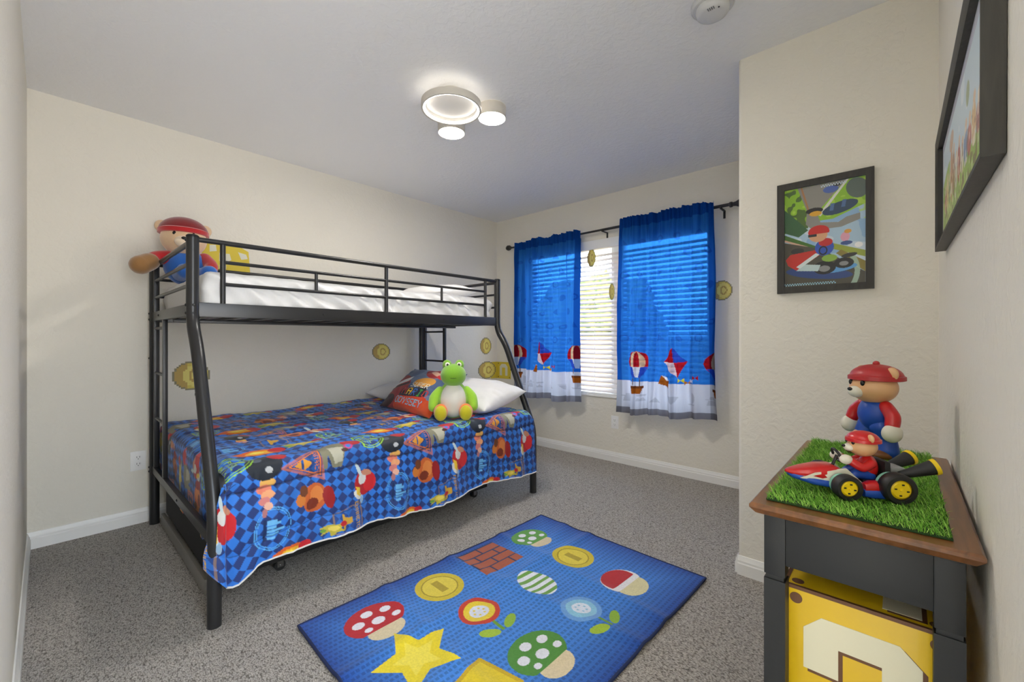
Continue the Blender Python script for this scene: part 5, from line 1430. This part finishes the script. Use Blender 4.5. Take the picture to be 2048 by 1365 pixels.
def picture_b(nu, nv):
    c = Canvas((0, 1.0), (0, 0.5), nu, nv, 'c6d8e2')
    n1 = vnoise(c.u * 30, c.v * 22, 3); n2 = vnoise(c.u * 12, c.v * 9, 5); n3 = vnoise(c.u * 45, c.v * 30, 12)
    c.put(n2 > 0.35, 'e2ebef', 0.8)
    hill = c.v < 0.16 + 0.05 * np.sin(c.u * 6) + 0.10 * np.clip(1 - c.u, 0, 1) * 0 + 0.12 * (c.u < 0.25)
    c.put(hill, '9cba52'); c.put(hill & (n2 > 0.1), 'b9cf6c', 0.8)
    f = (0, 0, 1, 0)
    for i, (u_, h_, co) in enumerate([(0.10, 0.1, 'c0584a'), (0.17, 0.14, 'e0c488'), (0.24, 0.11, '8a9c50'), (0.30, 0.24, 'c8905a'), (0.36, 0.2, 'a8764c'), (0.43, 0.12, 'd8d2c0'), (0.50, 0.15, 'c0584a'), (0.57, 0.1, 'e6dcc0'), (0.64, 0.13, '6a86b0'), (0.71, 0.11, 'c05a50'), (0.78, 0.14, 'd8b070'), (0.85, 0.1, 'a04a44'), (0.92, 0.12, 'e0d0b0')]):
        c.ell(f, u_, 0.10 + h_ / 2, 0.035, h_ * 0.6, co, a=0.9); c.ell(f, u_ + 0.01, 0.12 + h_, 0.02, 0.028, 'e0c0a0', a=0.9)
    c.put((n3 > 0.45) & (c.v < 0.25), 'ece4d0', 0.7); c.put((n3 < -0.5) & (c.v < 0.22), '7a5040', 0.7)
    c.ell(f, 0.30, 0.40, 0.06, 0.05, 'c8a080', a=0.8); c.ell(f, 0.68, 0.36, 0.03, 0.05, '8c9a58', a=0.8)
    return c.c
pbf = framed('framed_picture', 'wide picture in a black frame on the right wall, nearest the camera', 0, 1.02, 0, 0.335, 0.022, 0.024, picture_b, (300, 110), matw=0.028)
# hangs on the right wall facing -x
pbf.rotation_euler = (math.radians(0), 0, -PI / 2)
pbf.location = (XR - 0.001, 0.865 + 0.51, 1.380)
pbf.rotation_euler = Euler((0, math.radians(1.3), -PI / 2), 'XYZ')

# ------------------------------------------------------------------ wall stickers
def pixel_disc(name, label, centre, size, wid, axis, thick=0.0015, parent=None, dim=1.0, group=None):
    """round gold sticker with a stepped edge; axis x: on the bed wall, axis y: on the window wall"""
    n = 18; m = MB()
    cols = []
    mats_ = [mat('gold_sticker_edge', '8a8468', 0.6), mat('gold_sticker', 'd9c65c', 0.6), mat('gold_sticker_light', 'e6d878', 0.6), mat('gold_sticker_dark', 'bfa055', 0.6)]
    for i in range(n):
        for j in range(n):
            x = (i + 0.5) / n * 2 - 1; y = (j + 0.5) / n * 2 - 1
            r_ = math.hypot(x, y)
            if r_ > 1.0: continue
            k = 0 if r_ > 0.90 else 1
            if k:
                q = math.hypot((x - 0.18) / 0.62, y / 0.74)
                k = 2 if q < 1 else (3 if x < -0.2 else 1)
                if 0.38 < math.hypot((x - 0.18) / 0.62, y / 0.8) < 0.55: k = 3
            s = size / n; sw = wid / n
            a0 = (i - n / 2) * sw; b0 = (j - n / 2) * s
            m.cur = k
            if axis == 'x': m.box((centre[0], centre[1] + a0, centre[2] + b0), (centre[0] + thick, centre[1] + a0 + sw, centre[2] + b0 + s))
            else: m.box((centre[0] + a0, centre[1] - thick, centre[2] + b0), (centre[0] + a0 + sw, centre[1], centre[2] + b0 + s))
    off = Vector(centre)
    me = bpy.data.meshes.new(name)
    me.from_pydata([(a - off.x, b_ - off.y, c__ - off.z) for a, b_, c__ in m.v], [], m.f)
    me.polygons.foreach_set('material_index', m.mi)
    o = link(name, me, mats_); o.location = centre
    tag(o, label, 'sticker', 'round gold stickers')
    return o
S1 = XB + 0.0004
pixel_disc('coin_sticker', 'large round gold sticker on the wall behind the ladder end of the bunk bed', (S1, 0.637, 0.876), 0.185, 0.20, 'x')
pixel_disc('coin_sticker', 'round gold sticker on the wall between the two bunks, left of the far ladder', (S1, 2.008, 1.0), 0.145, 0.175, 'x')
pixel_disc('coin_sticker', 'round gold sticker high beside the far bed post, above the yellow square sticker', (S1, 3.30, 1.035), 0.185, 0.17, 'x')
pixel_disc('coin_sticker', 'round gold sticker overlapping the yellow square sticker in the far corner', (S1 + 0.0008, 3.32, 0.765), 0.19, 0.27, 'x', thick=0.002)
pixel_disc('coin_sticker', 'round gold sticker on the window wall cut off by the boxed-out wall', (-1.005, YW - 0.0004, 1.485), 0.15, 0.15, 'y')
pixel_disc('coin_sticker', 'upper gold sticker stuck on the blind, close to the left curtain', (-2.155, YW - 0.001, 1.88), 0.165, 0.09, 'y')
pixel_disc('coin_sticker', 'lower gold sticker stuck on the blind, close to the right curtain', (-1.94, YW - 0.001, 1.545), 0.15, 0.055, 'y')

def square_sticker(label, pts_boxes, cre, axis_pts, loc):
    o = thing('square_sticker', label, 'sticker', loc)
    return o
My = mat('yellow_sticker', 'd9c23c', 0.6); Mys = mat('cream_sticker_patch', 'dddccb', 0.6); Myb = mat('brown_sticker_dot', '6e5a2c', 0.6)
sq = thing('square_sticker', 'yellow square sticker folded around the far wall corner, beside the bed post', 'sticker', (XB, YW - 0.02, 0.75))
b = MB(); b.box((XB + 0.0003, YW - 0.10, 0.665), (XB + 0.0013, YW - 0.0003, 0.852)); b.box((XB + 0.0003, YW - 0.0013, 0.665), (-3.19, YW - 0.0003, 0.852)); b.build('vinyl', My, sq, smooth=False)
MB().prism([(-3.36, 0.70), (-3.36, 0.80), (-3.33, 0.83), (-3.27, 0.83), (-3.24, 0.80), (-3.24, 0.70), (-3.275, 0.70), (-3.275, 0.79), (-3.325, 0.79), (-3.325, 0.70)], YW - 0.0022, YW - 0.0013, 'xz').build('arch_patch', Mys, sq, smooth=False)
b = MB()
for x in (XB + 0.03, -3.21):
    for z in (0.683, 0.835): b.lathe([(0, -0.0022), (0.007, -0.0022), (0.007, -0.0013)], 'y', (x, YW, z), 12)
b.build('corner_dots', Myb, sq, smooth=False)
sq2 = thing('square_sticker', 'yellow square sticker on the wall just above the upper bunk mattress', 'sticker', (XB, 0.82, 1.6))
MB().prism([(0.70, 1.58), (0.69, 1.70), (0.73, 1.775), (0.86, 1.785), (0.965, 1.73), (0.975, 1.58), (0.92, 1.56), (0.75, 1.55)], XB + 0.0003, XB + 0.0013, 'yz').build('vinyl', My, sq2, smooth=False)
for pl in ([(0.735, 1.70), (0.735, 1.745), (0.77, 1.75), (0.775, 1.71)], [(0.79, 1.645), (0.79, 1.70), (0.85, 1.70), (0.86, 1.66), (0.83, 1.64)], [(0.79, 1.595), (0.79, 1.62), (0.83, 1.62), (0.83, 1.595)], [(0.92, 1.67), (0.90, 1.72), (0.95, 1.71), (0.96, 1.68)]):
    MB().prism(pl, XB + 0.0013, XB + 0.002, 'yz').build('cream_patch', Mys, sq2, smooth=False)
